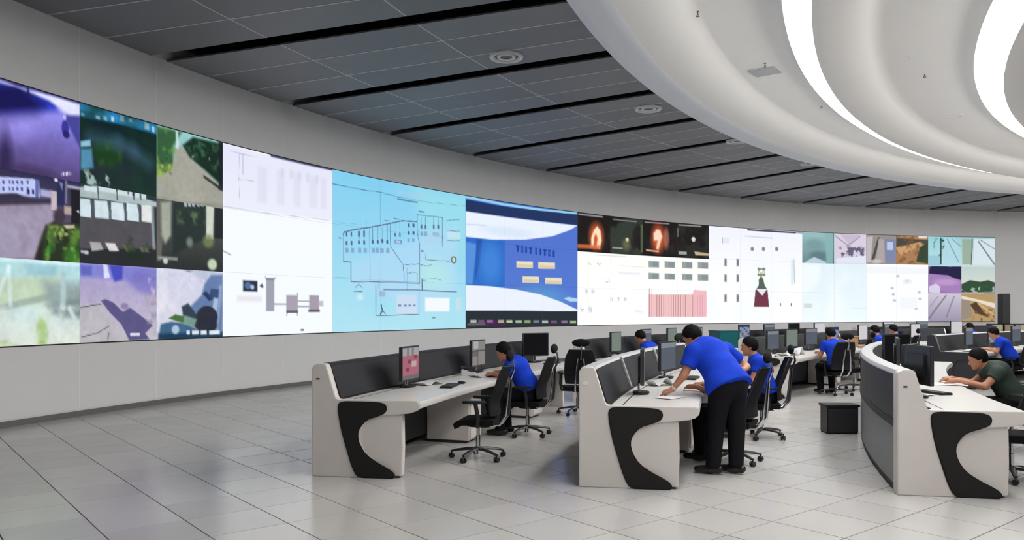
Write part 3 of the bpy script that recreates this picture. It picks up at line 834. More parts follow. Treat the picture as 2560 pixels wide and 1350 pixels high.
for x, y in ((1290, 654), (1345, 656), (1305, 692), (1362, 695)): poly([(x, y), (x + 41, y + 1), (x + 41, y + 17), (x, y + 16)], (232, 222, 196), 1, .018); box(x + 2, y + 8, x + 39, y + 15, (206, 190, 140), .6, .03)
poly([(1163, 716), (1220, 718), (1290, 726), (1350, 738), (1400, 756), (1443, 776), (1443, 782), (1163, 782)], (234, 240, 252), 1, .025); poly([(1408, 748), (1420, 744), (1443, 748), (1443, 756), (1425, 756)], (190, 220, 240), .9, .02)
poly([(1163, 780), (1443, 780), (1443, 818), (1163, 826)], (40, 48, 56), 1, .012)
box(1214, 804, 1264, 820, (72, 34, 76), .95, .02)
for i, x in enumerate((1175, 1194, 1216, 1244, 1265, 1288, 1310, 1332, 1354, 1376, 1402, 1424)): box(x, 804, x + 15, 811, ((190, 196, 190), (130, 80, 120), (150, 110, 160), (170, 190, 140), (196, 214, 160), (180, 200, 170), (150, 170, 120), (120, 130, 140))[i % 8], .9, .015)
box(1168, 812, 1212, 818, (110, 110, 116), .8, .015)
# --- columns 12-15: four night pictures over a white board
clip_to(11, 15, 0, 3)
fill((252, 252, 255)); vgrad((255, 252, 246), (252, 254, 255), 1600, 660, 720, .8)
for c in range(4): 
    clip_to(11 + c, 12 + c, 0, 1.02); fill((30, 26, 26)); speckle(np.ones(N), (46, 42, 40), 2, .45, 4 + c, .8, .3)
clip_to(11, 12, 0, 1.02); blob(1490, 590, 17, 32, (206, 96, 44), 1, .8); poly([(1477, 618), (1477, 594), (1484, 574), (1492, 564), (1500, 576), (1503, 600), (1498, 622), (1490, 616), (1493, 596), (1489, 582), (1484, 592), (1483, 614)], (255, 226, 196), 1, .06); poly([(1443, 610), (1500, 612), (1500, 622), (1443, 620)], (236, 120, 70), .8, .06); line([(1446, 534), (1505, 540)], .025, (190, 190, 200), .8, .03)
clip_to(12, 13, 0, 1.02); speckle(np.ones(N), (56, 66, 56), 1.6, .4, 9, .8); blob(1567, 598, 4, 5, (250, 244, 200), 1, .6); blob(1565, 610, 9, 14, (130, 130, 90), .6, 1); line([(1532, 546), (1590, 552)], .02, (150, 155, 150), .8, .03); box(1530, 617, 1556, 621, (170, 175, 175), .8, .02); box(1601, 560, 1610, 630, (90, 110, 80), .8, .03)
clip_to(13, 14, 0, 1.02); blob(1645, 595, 16, 34, (196, 84, 44), 1, .8); poly([(1634, 600), (1633, 582), (1641, 572), (1650, 574), (1655, 590), (1650, 606), (1645, 625), (1640, 620), (1643, 600)], (255, 218, 196), 1, .08); blob(1665, 595, 7, 26, (176, 110, 90), .8, .7); line([(1616, 624), (1645, 628)], .03, (255, 180, 140), .9, .04); line([(1612, 553), (1672, 558)], .02, (200, 180, 180), .8, .03)
clip_to(14, 15, 0, 1.02); speckle(np.ones(N), (44, 46, 42), 2, .45, 14, .8); blob(1733, 598, 5, 6, (220, 220, 215), 1, .5); poly([(1735, 628), (1772, 634), (1772, 640), (1738, 638)], (210, 186, 150), .9, .03); box(1696, 628, 1716, 636, (170, 180, 176), .9, .03); line([(1697, 561), (1752, 566)], .022, (190, 190, 195), .8, .03); line([(1694, 570), (1694, 590)], .02, (190, 190, 195), .7, .03)
clip_to(11, 15)
for x in (1621, 1661, 1704, 1744):
    for y in (652, 682): box(x, y + (x - 1621) * .03, x + 26, y + 16 + (x - 1621) * .03, (150, 162, 158), 1, .02); box(x + 10, y + 2 + (x - 1621) * .03, x + 25, y + 14 + (x - 1621) * .03, (128, 138, 150), .7, .02)
poly([(1621, 736), (1730, 736), (1734, 724), (1766, 728), (1766, 792), (1621, 793)], (240, 196, 196), 1, .02); box(1735, 726, 1765, 790, (238, 186, 196), .8, .03)
for i, x in enumerate(range(1623, 1764, 6)): line([(x, 738 if i > 1 else 722), (x, 792)], .008 if i % 3 else .014, (150, 84, 92) if x < 1735 else (214, 140, 156), .8)
for x, y, w, h in ((1468, 656, 10, 7), (1492, 657, 10, 6), (1463, 722, 8, 14), (1478, 722, 8, 14), (1450, 770, 9, 11), (1471, 762, 8, 20), (1526, 744, 6, 9), (1543, 744, 6, 9), (1560, 744, 6, 9), (1513, 700, 12, 8), (1590, 776, 18, 8)): 
    for k in range(3): line([(x + w * k / 3, y), (x + w * (k + .4) / 3, y + h)], .007, (130, 134, 150), .7)
    line([(x, y + h * .5), (x + w, y + h * .5)], .006, (150, 152, 166), .7)
line([(1490, 637), (1565, 641)], .012, (200, 200, 210), .8, .03); line([(1550, 664), (1610, 667)], .008, (200, 204, 216), .7, .03); box(1545, 680, 1600, 686, (232, 234, 244), .8, .05)
# --- columns 16-18: white board with a tower
clip_to(15, 18); fill((248, 250, 255)); vgrad((238, 240, 255), (252, 253, 255), 1890, 570, 700, .8); speckle(np.ones(N), (236, 248, 253), .6, .5, 8, .6, .4); line([(1869, 574), (1988, 582)], .035, (66, 62, 84), .95, .02); line([(1990, 581), (2005, 583)], .03, (120, 130, 170), .8, .02)
poly([(1888, 724), (1918, 724), (1922, 766), (1884, 766)], (116, 58, 74), 1, .02); poly([(1889, 724), (1896, 712), (1896, 700), (1902, 690), (1908, 700), (1911, 712), (1918, 724), (1904, 738)], (70, 84, 76), .9, .02); poly([(1890, 722), (1917, 722), (1905, 738)], (240, 240, 246), .95, .02)
for p in ([(1896, 700), (1910, 670)], [(1908, 700), (1896, 672)], [(1896, 690), (1896, 668)], [(1910, 690), (1909, 668)]): line(p, .014, (120, 130, 96), .9)
for y in (672, 686): blob(1898, y, 5, 3, (110, 120, 80), .8, .5); blob(1908, y, 5, 3, (110, 120, 80), .8, .5)
for x in (1813, 1844):
    for y in (646, 685, 735): box(x - 3.2, y, x + 3.2, y + 20, (150, 156, 166), .9, .015); box(x - 1, y + 3, x + 2, y + 17, (100, 104, 116), .8, .012)
line([(1862, 590), (1930, 595)], .025, (206, 200, 220), .7, .03)
for x in (1880, 1908, 1941): blob(x, 622, 4, 5, (120, 116, 126), .9, .6)
line([(1806, 594), (1806, 608)], .01, (120, 130, 140), .8); box(1807, 594, 1823, 608, (226, 230, 238), .8, .02); line([(1984, 648), (1986, 706)], .018, (150, 170, 176), .9, .03); box(1977, 650, 1984, 712, (220, 232, 238), .8, .04)
for x in (1949, 1976): box(x, 756, x + 3, 764, (110, 90, 96), .9, .012)
# --- columns 19-20
clip_to(18, 20); vgrad((226, 240, 248), (238, 250, 253), 2085, 660, 800); speckle(np.ones(N), (250, 253, 255), .8, .5, 9, .8, .4); poly([(2005, 660), (2050, 662), (2050, 700), (2005, 740)], (248, 252, 255), .7, .2); box(2009, 757, 2030, 768, (206, 214, 212), .8, .03); line([(2130, 769), (2165, 769)], .02, (214, 226, 230), .8, .04); line([(2085, 660), (2085, 800)], .006, (214, 230, 236), .5)
clip_to(18, 19, 0, 1.02); vgrad((150, 186, 190), (110, 140, 146), 2045, 590, 655); blob(2036, 612, 24, 14, (120, 156, 158), .9, .8); blob(2046, 640, 22, 12, (94, 122, 130), .9, .8); poly([(2012, 655), (2035, 642), (2065, 655), (2065, 662), (2012, 662)], (196, 216, 226), .9, .05); poly([(2062, 582), (2086, 584), (2086, 660), (2066, 660)], (136, 180, 178), .9, .03); line([(2084, 585), (2083, 658)], .02, (60, 90, 96), .8)
clip_to(19, 20, 0, 1.02); fill((214, 206, 222)); poly([(2100, 586), (2150, 588), (2124, 614)], (196, 182, 208), .9, .06); line([(2088, 590), (2120, 615), (2150, 592)], .02, (130, 120, 140), .8, .04); speckle(area([(2096, 618), (2160, 618), (2160, 642), (2104, 642)]), (90, 84, 110), 8, .46, 5, .9, .1); poly([(2090, 646), (2165, 640), (2165, 662), (2090, 662)], (226, 230, 244), .9, .04)
# --- columns 21-22
clip_to(20, 22); fill((250, 251, 255)); box(2165, 668, 2320, 684, (240, 242, 250), .7, .05)
for x, y in ((2268, 702), (2244, 690), (2233, 735), (2298, 730), (2300, 746), (2290, 770), (2230, 720), (2236, 750)): blob(x, y, 4, 3, (170, 172, 184), .7, .7)
blob(2268, 704, 12, 6, (226, 230, 232), .7, .6); box(2250, 742, 2292, 770, (238, 244, 248), .7, .05)
clip_to(20, 21, 0, 1.0); fill((150, 142, 142)); poly([(2166, 594), (2182, 592), (2176, 655), (2166, 658)], (196, 190, 192), .9, .04); poly([(2178, 650), (2194, 596), (2200, 594), (2184, 655)], (70, 64, 66), .9, .03); poly([(2196, 598), (2210, 600), (2212, 658), (2190, 656)], (176, 166, 164), .9, .04); poly([(2211, 598), (2240, 602), (2240, 658), (2213, 658)], (126, 134, 170), .95, .03); box(2217, 606, 2232, 626, (196, 206, 230), .9, .03); blob(2190, 654, 14, 5, (206, 200, 200), .8, .6)
clip_to(21, 22, 0, 1.0); fill((170, 126, 86)); poly([(2240, 596), (2320, 602), (2320, 612), (2240, 618)], (70, 70, 66), .95, .04); poly([(2240, 620), (2300, 606), (2310, 612), (2250, 640)], (206, 162, 112), .9, .05); speckle(np.ones(N), (120, 86, 56), 7, .5, 3, .7); poly([(2300, 620), (2320, 608), (2320, 660), (2290, 655)], (44, 66, 50), .9, .06); box(2296, 591, 2318, 598, (230, 232, 232), .9, .03)
# --- columns 23-24: tents, fabric and hillside
clip_to(22, 23, 0, 1.05); vgrad((150, 206, 212), (186, 222, 232), 2360, 595, 660); poly([(2320, 640), (2350, 640), (2350, 664), (2320, 664)], (150, 196, 212), .9, .06); line([(2352, 598), (2352, 660)], .035, (36, 52, 56), .95, .03); speckle(area([(2335, 600), (2368, 600), (2368, 640), (2335, 640)]), (30, 48, 40), 6, .52, 2, .9, .1); poly([(2362, 596), (2390, 600), (2403, 640), (2403, 660), (2358, 660)], (176, 214, 228), .9, .04); line([(2368, 600), (2396, 655)], .02, (96, 130, 140), .8, .03); line([(2380, 600), (2402, 618)], .02, (110, 140, 150), .8, .03)
clip_to(23, 24, 0, 1.05); vgrad((160, 200, 206), (206, 224, 226), 2445, 600, 660); poly([(2405, 600), (2430, 600), (2428, 662), (2405, 662)], (150, 170, 150), .9, .05); line([(2431, 600), (2428, 662)], .025, (60, 70, 66), .8); poly([(2434, 600), (2487, 600), (2487, 660), (2434, 662)], (214, 228, 234), .9, .04); line([(2446, 606), (2470, 640), (2486, 662)], .03, (96, 112, 124), .9, .04); line([(2450, 602), (2487, 625)], .02, (110, 126, 136), .8, .03)
clip_to(22, 23, 1.05, 2); fill((150, 118, 168)); poly([(2324, 668), (2345, 662), (2375, 668), (2403, 662), (2403, 700), (2370, 690), (2322, 685)], (38, 34, 70), 1, .04); poly([(2322, 684), (2370, 688), (2400, 704), (2402, 735), (2322, 720)], (166, 128, 186), .95, .04); blob(2365, 705, 30, 8, (196, 160, 208), .7, .8); poly([(2322, 716), (2340, 708), (2350, 716), (2350, 735), (2322, 730)], (222, 214, 236), .9, .04)
clip_to(23, 24, 1.05, 2); vgrad((186, 206, 202), (206, 214, 208), 2445, 664, 700); poly([(2403, 710), (2425, 700), (2450, 704), (2470, 700), (2487, 706), (2487, 730), (2403, 730)], (52, 78, 56), 1, .04); speckle(area([(2403, 716), (2487, 716), (2487, 738), (2403, 738)]), (170, 186, 178), 8, .52, 4, .9, .1); box(2460, 728, 2490, 742, (120, 146, 146), .8, .03)
clip_to(22, 23, 2, 3); fill((196, 186, 206)); vgrad((206, 198, 214), (150, 144, 168), 2360, 735, 800, .9); line([(2365, 738), (2340, 770), (2322, 795)], .03, (110, 104, 126), .9, .05); line([(2385, 740), (2366, 790)], .025, (120, 112, 140), .9, .05); line([(2345, 740), (2325, 765)], .02, (140, 132, 156), .8, .04)
clip_to(23, 24, 2, 3); fill((182, 150, 104)); poly([(2403, 738), (2487, 756), (2487, 768), (2440, 752), (2403, 746)], (230, 222, 206), .95, .03); poly([(2403, 746), (2425, 750), (2430, 790), (2403, 798)], (150, 140, 126), .95, .04); poly([(2425, 760), (2440, 752), (2470, 790), (2440, 780)], (70, 54, 40), .9, .05); speckle(area([(2430, 770), (2487, 770), (2487, 802), (2430, 802)]), (110, 84, 56), 8, .5, 6, .9, .12); line([(2445, 757), (2487, 785)], .03, (226, 190, 130), .8, .05)

clip_to(0, 3)
g_ = 1 + ((fbm(14, 31, 3) - .5) * .10 + (fbm(3, 41, 2) - .5) * .10) * MASK
PIX = PIX * g_[:, None]
PL = np.clip(PIX, 0, 255) / 255.0
PL = np.where(PL <= 0.04045, PL / 12.92, ((PL + 0.055) / 1.055) ** 2.4)
vwall = empty('video_wall', pol(R_WALL, 49.6, Z_SB), 0, 'long curved video wall of tiled bright display panels showing camera pictures and slides', 'video wall')
vorg = pol(R_WALL, 49.6, Z_SB)
fr = MB()
fr.sweep([(0.004, Z_SB - 0.02), (0.004, Z_ST + 0.02), (-0.055, Z_ST + 0.02), (-0.055, Z_SB - 0.02)], R_WALL, JOINT[0], JOINT[-1], 0.5)
fr.build('backing_frame', 'bezel', vwall, smooth='auto', world=True)
for c, r, nx, ny, off in RES:
    gap = 0.0009
    a0, a1 = JOINT[c] + 0.0015, JOINT[c + 1] - 0.0015
    z1 = Z_ST - RH * r - gap; z0 = Z_ST - RH * (r + 1) + gap
    aa = np.radians(np.linspace(a0, a1, nx + 1)); zz = np.linspace(z1, z0, ny + 1)
    A, Z = np.meshgrid(aa, zz)
    rr = R_WALL - 0.012
    co = np.stack([CX - rr * np.cos(A) - vorg.x, CY + rr * np.sin(A) - vorg.y, Z - vorg.z], -1).reshape(-1, 3)
    nv = len(co)
    q = np.arange(nv).reshape(ny + 1, nx + 1)
    faces = np.stack([q[:-1, :-1], q[1:, :-1], q[1:, 1:], q[:-1, 1:]], -1).reshape(-1, 4)
    # casing: rim of the panel going back into the wall
    rim = np.concatenate([q[0, :], q[1:, -1], q[-1, -2::-1], q[-2:0:-1, 0]])
    nrm = np.stack([-np.cos(A), np.sin(A), 0 * A], -1).reshape(-1, 3)
    back = co[rim] + nrm[rim] * 0.012
    allco = np.concatenate([co, back])
    m_ = len(rim)
    bi = nv + np.arange(m_)
    side = np.stack([rim, np.roll(rim, -1), np.roll(bi, -1), bi], -1)
    F = np.concatenate([faces, side])
    me = bpy.data.meshes.new('display_panel')
    me.vertices.add(len(allco)); me.vertices.foreach_set('co', allco.ravel())
    me.loops.add(F.size); me.loops.foreach_set('vertex_index', F.ravel().astype(np.int32))
    me.polygons.add(len(F)); me.polygons.foreach_set('loop_start', (np.arange(len(F)) * 4).astype(np.int32))
    me.polygons.foreach_set('material_index', np.r_[np.zeros(len(faces), np.int32), np.ones(len(side), np.int32)])
    me.update(calc_edges=True)
    at = me.color_attributes.new('Col', 'FLOAT_COLOR', 'POINT')
    cc = np.ones((len(allco), 4), np.float32)
    cc[:nv, :3] = PL[off:off + nv]; cc[nv:, :3] = 0
    at.data.foreach_set('color', cc.ravel())
    me.materials.append(MATS['videowall']); me.materials.append(MATS['bezel'])
    link_mesh('display_panel', me, vwall)
# ================================================================== CONSOLES
# end profile: (depth from the back edge, height)
END_UPPER = [(0.0, 0.0), (0.0, 1.085), (0.012, 1.115), (0.05, 1.135), (0.13, 1.135), (0.15, 1.12), (0.248, 0.80), (0.262, 0.782), (0.285, 0.775),
             (1.075, 0.775), (1.105, 0.765), (1.118, 0.735), (1.11, 0.70), (1.08, 0.672), (1.02, 0.652), (0.90, 0.636), (0.80, 0.63),
             (0.60, 0.60), (0.52, 0.50), (0.50, 0.38), (0.55, 0.25), (0.70, 0.13), (0.82, 0.06), (0.82, 0.0)]
ACCENT = [(0.275, 0.69), (0.285, 0.745), (0.33, 0.765), (0.50, 0.765), (0.70, 0.762), (0.775, 0.74), (0.79, 0.69), (0.765, 0.645), (0.69, 0.615), (0.58, 0.58),
          (0.51, 0.505), (0.485, 0.43), (0.505, 0.335), (0.57, 0.235), (0.69, 0.155), (0.80, 0.10), (0.865, 0.055), (0.872, 0.008), (0.82, -0.004), (0.70, -0.005), (0.55, -0.005), (0.475, 0.012),
          (0.425, 0.10), (0.365, 0.29), (0.305, 0.50)]
ACCENT = smooth_loop(ACCENT, 1)
ACCENT = [(a, max(0.0, b)) for a, b in ACCENT]

def console(R, a0, a1, label, cap=True, dark_end=False, posts=(), cabinets=(), yaw_off=5.0, swap_end=False):
    t = empty('control_console', pol(R - 0.5, (a0 + a1) / 2, 0), 0, label, 'console', 'curved control consoles')
    # near end and far end cheeks
    for k, a in enumerate((a0, a1)):
        s = 1 if k == 0 else -1
        rad = a - yaw_off if k == 0 else a
        inw = -outward(rad); tn = tangent(rad) * s; up = Vector((0, 0, 1)); o = pol(R, a)
        if k == 0:
            MB().prism(END_UPPER, o, inw, up, tn, 0.0, 0.13).build('end_panel', 'laminate' if not dark_end else 'back_dark', t, world=True, bevel=0.006, smooth='auto')
            MB().prism([(0.46, 0.02), (0.46, 0.64), (0.925, 0.64), (0.935, 0.60), (0.94, 0.3), (0.93, 0.02)], o, inw, up, tn, 0.022, 0.128).build('end_pedestal', 'laminate' if not dark_end else 'back_dark', t, world=True, bevel=0.008, smooth='auto')
            MB().prism([(0.12, 0.0), (0.12, 0.03), (0.90, 0.03), (0.90, 0.0)], o, inw, up, tn, 0.05, 0.12).build('end_plinth', 'kick', t, world=True)
            if not dark_end:
                MB().prism(ACCENT, o, inw, up, tn, -0.018, 0.01).build('end_accent', 'accent', t, world=True, bevel=0.008, smooth='auto')
                bw, bh = (0.028, 0.016) if 'leaning' in label else (0.022, 0.007)
                MB().prism([(0.065 + bw * cos(q * pi / 8), 0.985 + bh * sin(q * pi / 8)) for q in range(16)], o, inw, up, tn, -0.005, 0.01).build('end_badge', 'paper' if 'leaning' in label else 'accent', t, world=True)
        else:
            MB().prism(END_UPPER[:17] + [(0.80, 0.0)], o, inw, up, tn, 0.0, 0.06).build('end_panel', 'laminate', t, world=True, bevel=0.004, smooth='auto')
    b0 = a0 + math.degrees(0.125 / R); b1 = a1 - math.degrees(0.05 / R)
    sw = lambda prof, name, m_, s0=b0, s1=b1, par=t, bev=0.0: MB().sweep(prof, R, s0, s1, 0.5).build(name, m_, par, world=True, smooth='auto', bevel=bev)
    sw([(0.02, 0.0), (0.02, 0.07), (0.06, 0.07), (0.06, 0.0)], 'kick_strip', 'kick')
    sw([(0.0, 0.075), (0.0, 0.60), (0.03, 0.60), (0.03, 0.075)], 'lower_back_panel', 'back_grey')
    sw([(-0.012, 0.605), (-0.012, 0.66), (0.04, 0.66), (0.04, 0.605)], 'back_rail', 'kick')
    n = max(1, int(round((b1 - b0) / 4.8)))
    for i in range(n):
        g0 = b0 + (b1 - b0) * i / n + 0.012; g1 = b0 + (b1 - b0) * (i + 1) / n - 0.012
        sw([(0.0, 0.665), (0.0, 1.085), (0.03, 1.085), (0.03, 0.665)], 'upper_back_panel', 'back_dark', g0, g1)
        sw([(0.130, 1.110), (0.150, 1.110), (0.262, 0.782), (0.235, 0.782)], 'privacy_screen', 'privacy', g0, g1)
    sw([(-0.008, 1.087), (-0.008, 1.10), (0.01, 1.128), (0.04, 1.134), (0.135, 1.134), (0.152, 1.112), (0.14, 1.095), (0.02, 1.087)], 'top_cap', 'cap_light' if cap else 'privacy')
    sw([(0.235, 0.735), (0.235, 0.776), (1.075, 0.776), (1.105, 0.766), (1.118, 0.735), (1.11, 0.70), (1.08, 0.685), (1.0, 0.70), (0.95, 0.735)], 'worktop', 'laminate_top')
    sw([(0.245, 0.7765), (0.245, 0.785), (0.30, 0.785), (0.30, 0.7765)], 'cable_strip', 'accent')
    sw([(0.40, 0.7755), (0.40, 0.7768), (0.411, 0.7768), (0.411, 0.7755)], 'cable_groove', 'accent')
    sw([(0.30, 0.10), (0.30, 0.73), (0.32, 0.73), (0.32, 0.10)], 'modesty_panel', 'back_dark')
    for a in posts:
        h = math.degrees(0.03 / R)
        sw([(0.125, 1.13), (0.165, 1.13), (0.285, 0.78), (0.245, 0.78)], 'divider_post', 'post', a - h, a + h)
    for a in cabinets:
        h = math.degrees(0.21 / R)
        cb = sw([(0.33, 0.03), (0.33, 0.70), (0.86, 0.70), (0.90, 0.66), (0.91, 0.35), (0.90, 0.03)], 'drawer_cabinet', 'laminate', a - h, a + h, t, 0.006)
        for z0, z1 in ((0.06, 0.26), (0.27, 0.47), (0.48, 0.66)):
            MB().sweep([(0.90, z0), (0.90, z1), (0.925, z1), (0.925, z0)], R, a - h * .9, a + h * .9, 1.0).build('drawer_front', 'laminate', cb, world=False).location = -parent_world(cb)
        sw([(0.36, 0.0), (0.36, 0.035), (0.86, 0.035), (0.86, 0.0)], 'cabinet_plinth', 'kick', a - h, a + h)
    return t

R1, R2, R3 = 28.9, 26.2, 23.34
R2B = 25.85
console(R1, 13.30, 26.3, 'long curved console at left with pink-screen monitor, nearest the video wall', cap=False, cabinets=(18.3, 23.3))
console(R2, 13.60, 27.0, 'curved console the leaning man in blue works over, dark C-shaped end accent', posts=(17.6, 22.4), cabinets=(18.7, 23.7))
console(R3, 14.45, 34.0, 'curved console at right edge with grey back panel and C-shaped end accent', cabinets=(19.5, 24.3))
console(28.2, 27.6, 40.2, 'console just behind the leaning man, in the row nearest the video wall', cap=False, cabinets=(32,))
console(R2B, 32.9, 45.0, 'mid-distance console with papers, beside the operator seen from behind', cap=False, cabinets=(41,))
console(R3, 43.2, 58.0, 'dark-ended console in the right background, where an operator bends over', dark_end=True, yaw_off=0, cabinets=(48,))
console(28.2, 42.0, 55.0, 'far console below the white slide with the tower', cap=False)
console(R2, 47.2, 60.0, 'far console right of centre below the pale blue slide', cap=False)
console(28.2, 57.0, 71.0, 'farthest console in front of the right end of the video wall', cap=False)

# ================================================================== MONITORS
def paint_grid(fn, nx, ny, w, h):
    """display surface with its picture as point colours; fn(s,t) -> sRGB, t from the top"""
    me = bpy.data.meshes.new('display')
    vs = [((i / nx - .5) * w, 0, (0.5 - j / ny) * h) for j in range(ny + 1) for i in range(nx + 1)]
    fs = [(j * (nx + 1) + i, j * (nx + 1) + i + 1, (j + 1) * (nx + 1) + i + 1, (j + 1) * (nx + 1) + i) for j in range(ny) for i in range(nx)]
    me.from_pydata(vs, [], fs)
    me.flip_normals()
    at = me.color_attributes.new('Col', 'FLOAT_COLOR', 'CORNER')
    cc = []
    for j in range(ny):
        for i in range(nx):
            c = rgb(*fn((i + .5) / nx, (j + .5) / ny))
            cc += list(c) * 4
    at.data.foreach_set('color', cc)
    me.materials.append(MATS['monitor_glow'])
    return me
def pic_pink(s, t):
    if t < .24: return (176, 170, 172) if (s < .3 or .44 < s < .62 or s > .75) else (140, 136, 140)
    if t > .86: return (120, 112, 116)
    if .15 < s < .45 and .42 < t < .6: return (206, 176, 178)
    if (.5 < s < .72 and .36 < t < .52) or (.6 < s < .8 and .64 < t < .76) or (.12 < s < .3 and .28 < t < .36): return (136, 76, 90)
    return (182, 110, 128)
def pic_grey(s, t):
    if .55 < s < .9 and t < .3: return (186, 184, 182)
    if .6 < s and .45 < t < .62: return (112, 110, 110)
    if abs(t - .38) < .03 or abs(s - .58) < .02: return (96, 94, 94)
    return (146, 142, 138)
def pic_white(s, t): return (226, 224, 226)
def pic_blue(s, t):
    return (40, 62, 130) if t < .15 else ((150, 160, 180) if (int(s * 5) + int(t * 6)) % 3 else (90, 104, 140))
def pic_slate(s, t): return (96, 104, 116) if t > .2 else (140, 146, 152)
def pic_off(s, t): return (14, 15, 18)
def pic_green(s, t): return (128, 142, 132)
PICS = {}
def monitor(R, a, d, pic, label, w=0.50, h=0.34, turn=0.0, z=0.786, zc=0.27, group='flat monitors on the consoles'):
    p = pol(R - d, a, z)
    t = empty('monitor', p, yaw_of(-outward(a)) + radians(turn), label, 'monitor', group)
    cs = MB().prism(rounded(-w / 2, -h / 2, w / 2, h / 2, 0.012, 3), (0, -0.035, zc), (1, 0, 0), (0, 0, 1), (0, 1, 0), 0.0, 0.04).build('casing', 'dark_plastic', t, bevel=0.004, smooth='auto')
    MB().prism(rounded(-w * .34, -h * .3, w * .34, h * .3, 0.03, 3), (0, -0.06, zc), (1, 0, 0), (0, 0, 1), (0, 1, 0), 0.0, 0.03).build('rear_bulge', 'black_plastic', t, bevel=0.008, smooth='auto')
    key = (pic.__name__, w, h)
    if key not in PICS: PICS[key] = paint_grid(pic, 20, 16, w - 0.035, h - 0.035)
    o = link_mesh('display', PICS[key], t); o.location = (0, 0.006, zc)
    MB().tube([(0, -0.05, 0.0), (0, -0.055, 0.08), (0, -0.05, zc - 0.05), (0, -0.04, zc)], [0.032, 0.028, 0.026, 0.026], 10, flat=0.4).build('neck', 'chrome', t, smooth='auto')
    MB().prism(smooth_loop([(-0.13, -0.09), (0.13, -0.09), (0.12, 0.09), (-0.12, 0.09)], 2), (0, -0.03, 0.0), (1, 0, 0), (0, 1, 0), (0, 0, 1), 0.0, 0.018).build('base', 'black_plastic', t, bevel=0.004, smooth='auto')
    return t
monitor(R1, 16.2, 0.48, pic_pink, 'monitor with a pink picture on the nearest left console', h=0.40, zc=0.27)
monitor(R1, 20.9, 0.44, pic_grey, 'monitor with a grey tiled picture facing the seated operator at left console', h=0.38)
monitor(R1, 25.5, 0.44, pic_off, 'dark monitor at the far end of the left console, behind the seated operator', w=0.54, h=0.40, zc=0.30, turn=-30)
monitor(R2, 16.2, 0.50, pic_slate, 'monitor seen edge-on in front of the leaning man', h=0.38, zc=0.29, turn=6)
monitor(R2, 20.7, 0.50, pic_slate, 'second edge-on monitor behind the leaning man\'s arm', h=0.38, zc=0.29, turn=-14)
monitor(R3, 17.3, 0.42, pic_slate, 'nearest monitor seen from behind on the right console, chrome neck', w=0.54, h=0.40, zc=0.33, turn=16)
monitor(R3, 19.3, 0.46, pic_slate, 'monitor beside the nearest one on the right console, turned to show its screen edge', w=0.52, h=0.40, zc=0.31, turn=-24)
monitor(R3, 23.6, 0.46, pic_blue, 'monitor facing the dark-shirted operator on the right console', w=0.56, h=0.42, zc=0.32)
monitor(R3, 26.8, 0.46, pic_off, 'broad dark monitor farther along the right console', w=0.60, h=0.44, zc=0.32, turn=-35)
monitor(28.2, 29.6, 0.46, pic_green, 'first monitor on the console behind the leaning man, pale screen strip', h=0.38, zc=0.29)
monitor(28.2, 32.8, 0.46, pic_slate, 'monitor beside the blue-shirted operator behind the divider', h=0.40, zc=0.30)
monitor(28.2, 35.6, 0.46, pic_green, 'monitor with pale screen directly left of the leaning man\'s head', h=0.40, zc=0.30)
monitor(28.2, 38.4, 0.46, pic_slate, 'monitor at the end of the console behind the leaning man\'s head', h=0.40, zc=0.29)
for i, a in enumerate((43.6, 46.4, 49.2, 52.0)):
    monitor(28.2, a, 0.46, (pic_blue, pic_slate, pic_off, pic_white)[i], 'far monitor %s on the console below the tower slide' % ('nearest the leaning man', 'second from the leaning man', 'third from the leaning man', 'with white screen')[i], w=0.56, h=0.42, zc=0.31)
for i, a in enumerate((34.6, 37.4, 40.2, 43.2)):
    monitor(R2B, a, 0.46, (pic_slate, pic_green, pic_slate, pic_blue)[i], 'monitor on the mid-distance console, %s' % ('first from its near end', 'behind the tilted paper', 'beside the seated operator seen from behind', 'last at its far end')[i], h=0.38, zc=0.30, turn=-10)
for i, a in enumerate((49.0, 52.2, 55.4)):
    monitor(R2, a, 0.46, (pic_white, pic_slate, pic_white)[i], 'far monitor below the pale blue slide, %s' % ('white screen at its left', 'slate screen in its middle', 'white screen at its right')[i], h=0.40, zc=0.31)
for i, a in enumerate((46.6, 50.4, 54.0)):
    monitor(R3, a, 0.46, (pic_slate, pic_blue, pic_slate)[i], 'monitor on the dark-ended console, %s' % ('in front of the bending operator', 'second along from the bending operator', 'third along from the bending operator')[i], h=0.40, zc=0.30)
for i, a in enumerate((59.5, 63, 66.5)):
    monitor(28.2, a, 0.46, (pic_white, pic_slate, pic_white)[i], 'tiny distant monitor on the farthest console, %s' % ('its leftmost', 'its middle one', 'its rightmost')[i], w=0.56, h=0.42, zc=0.31)

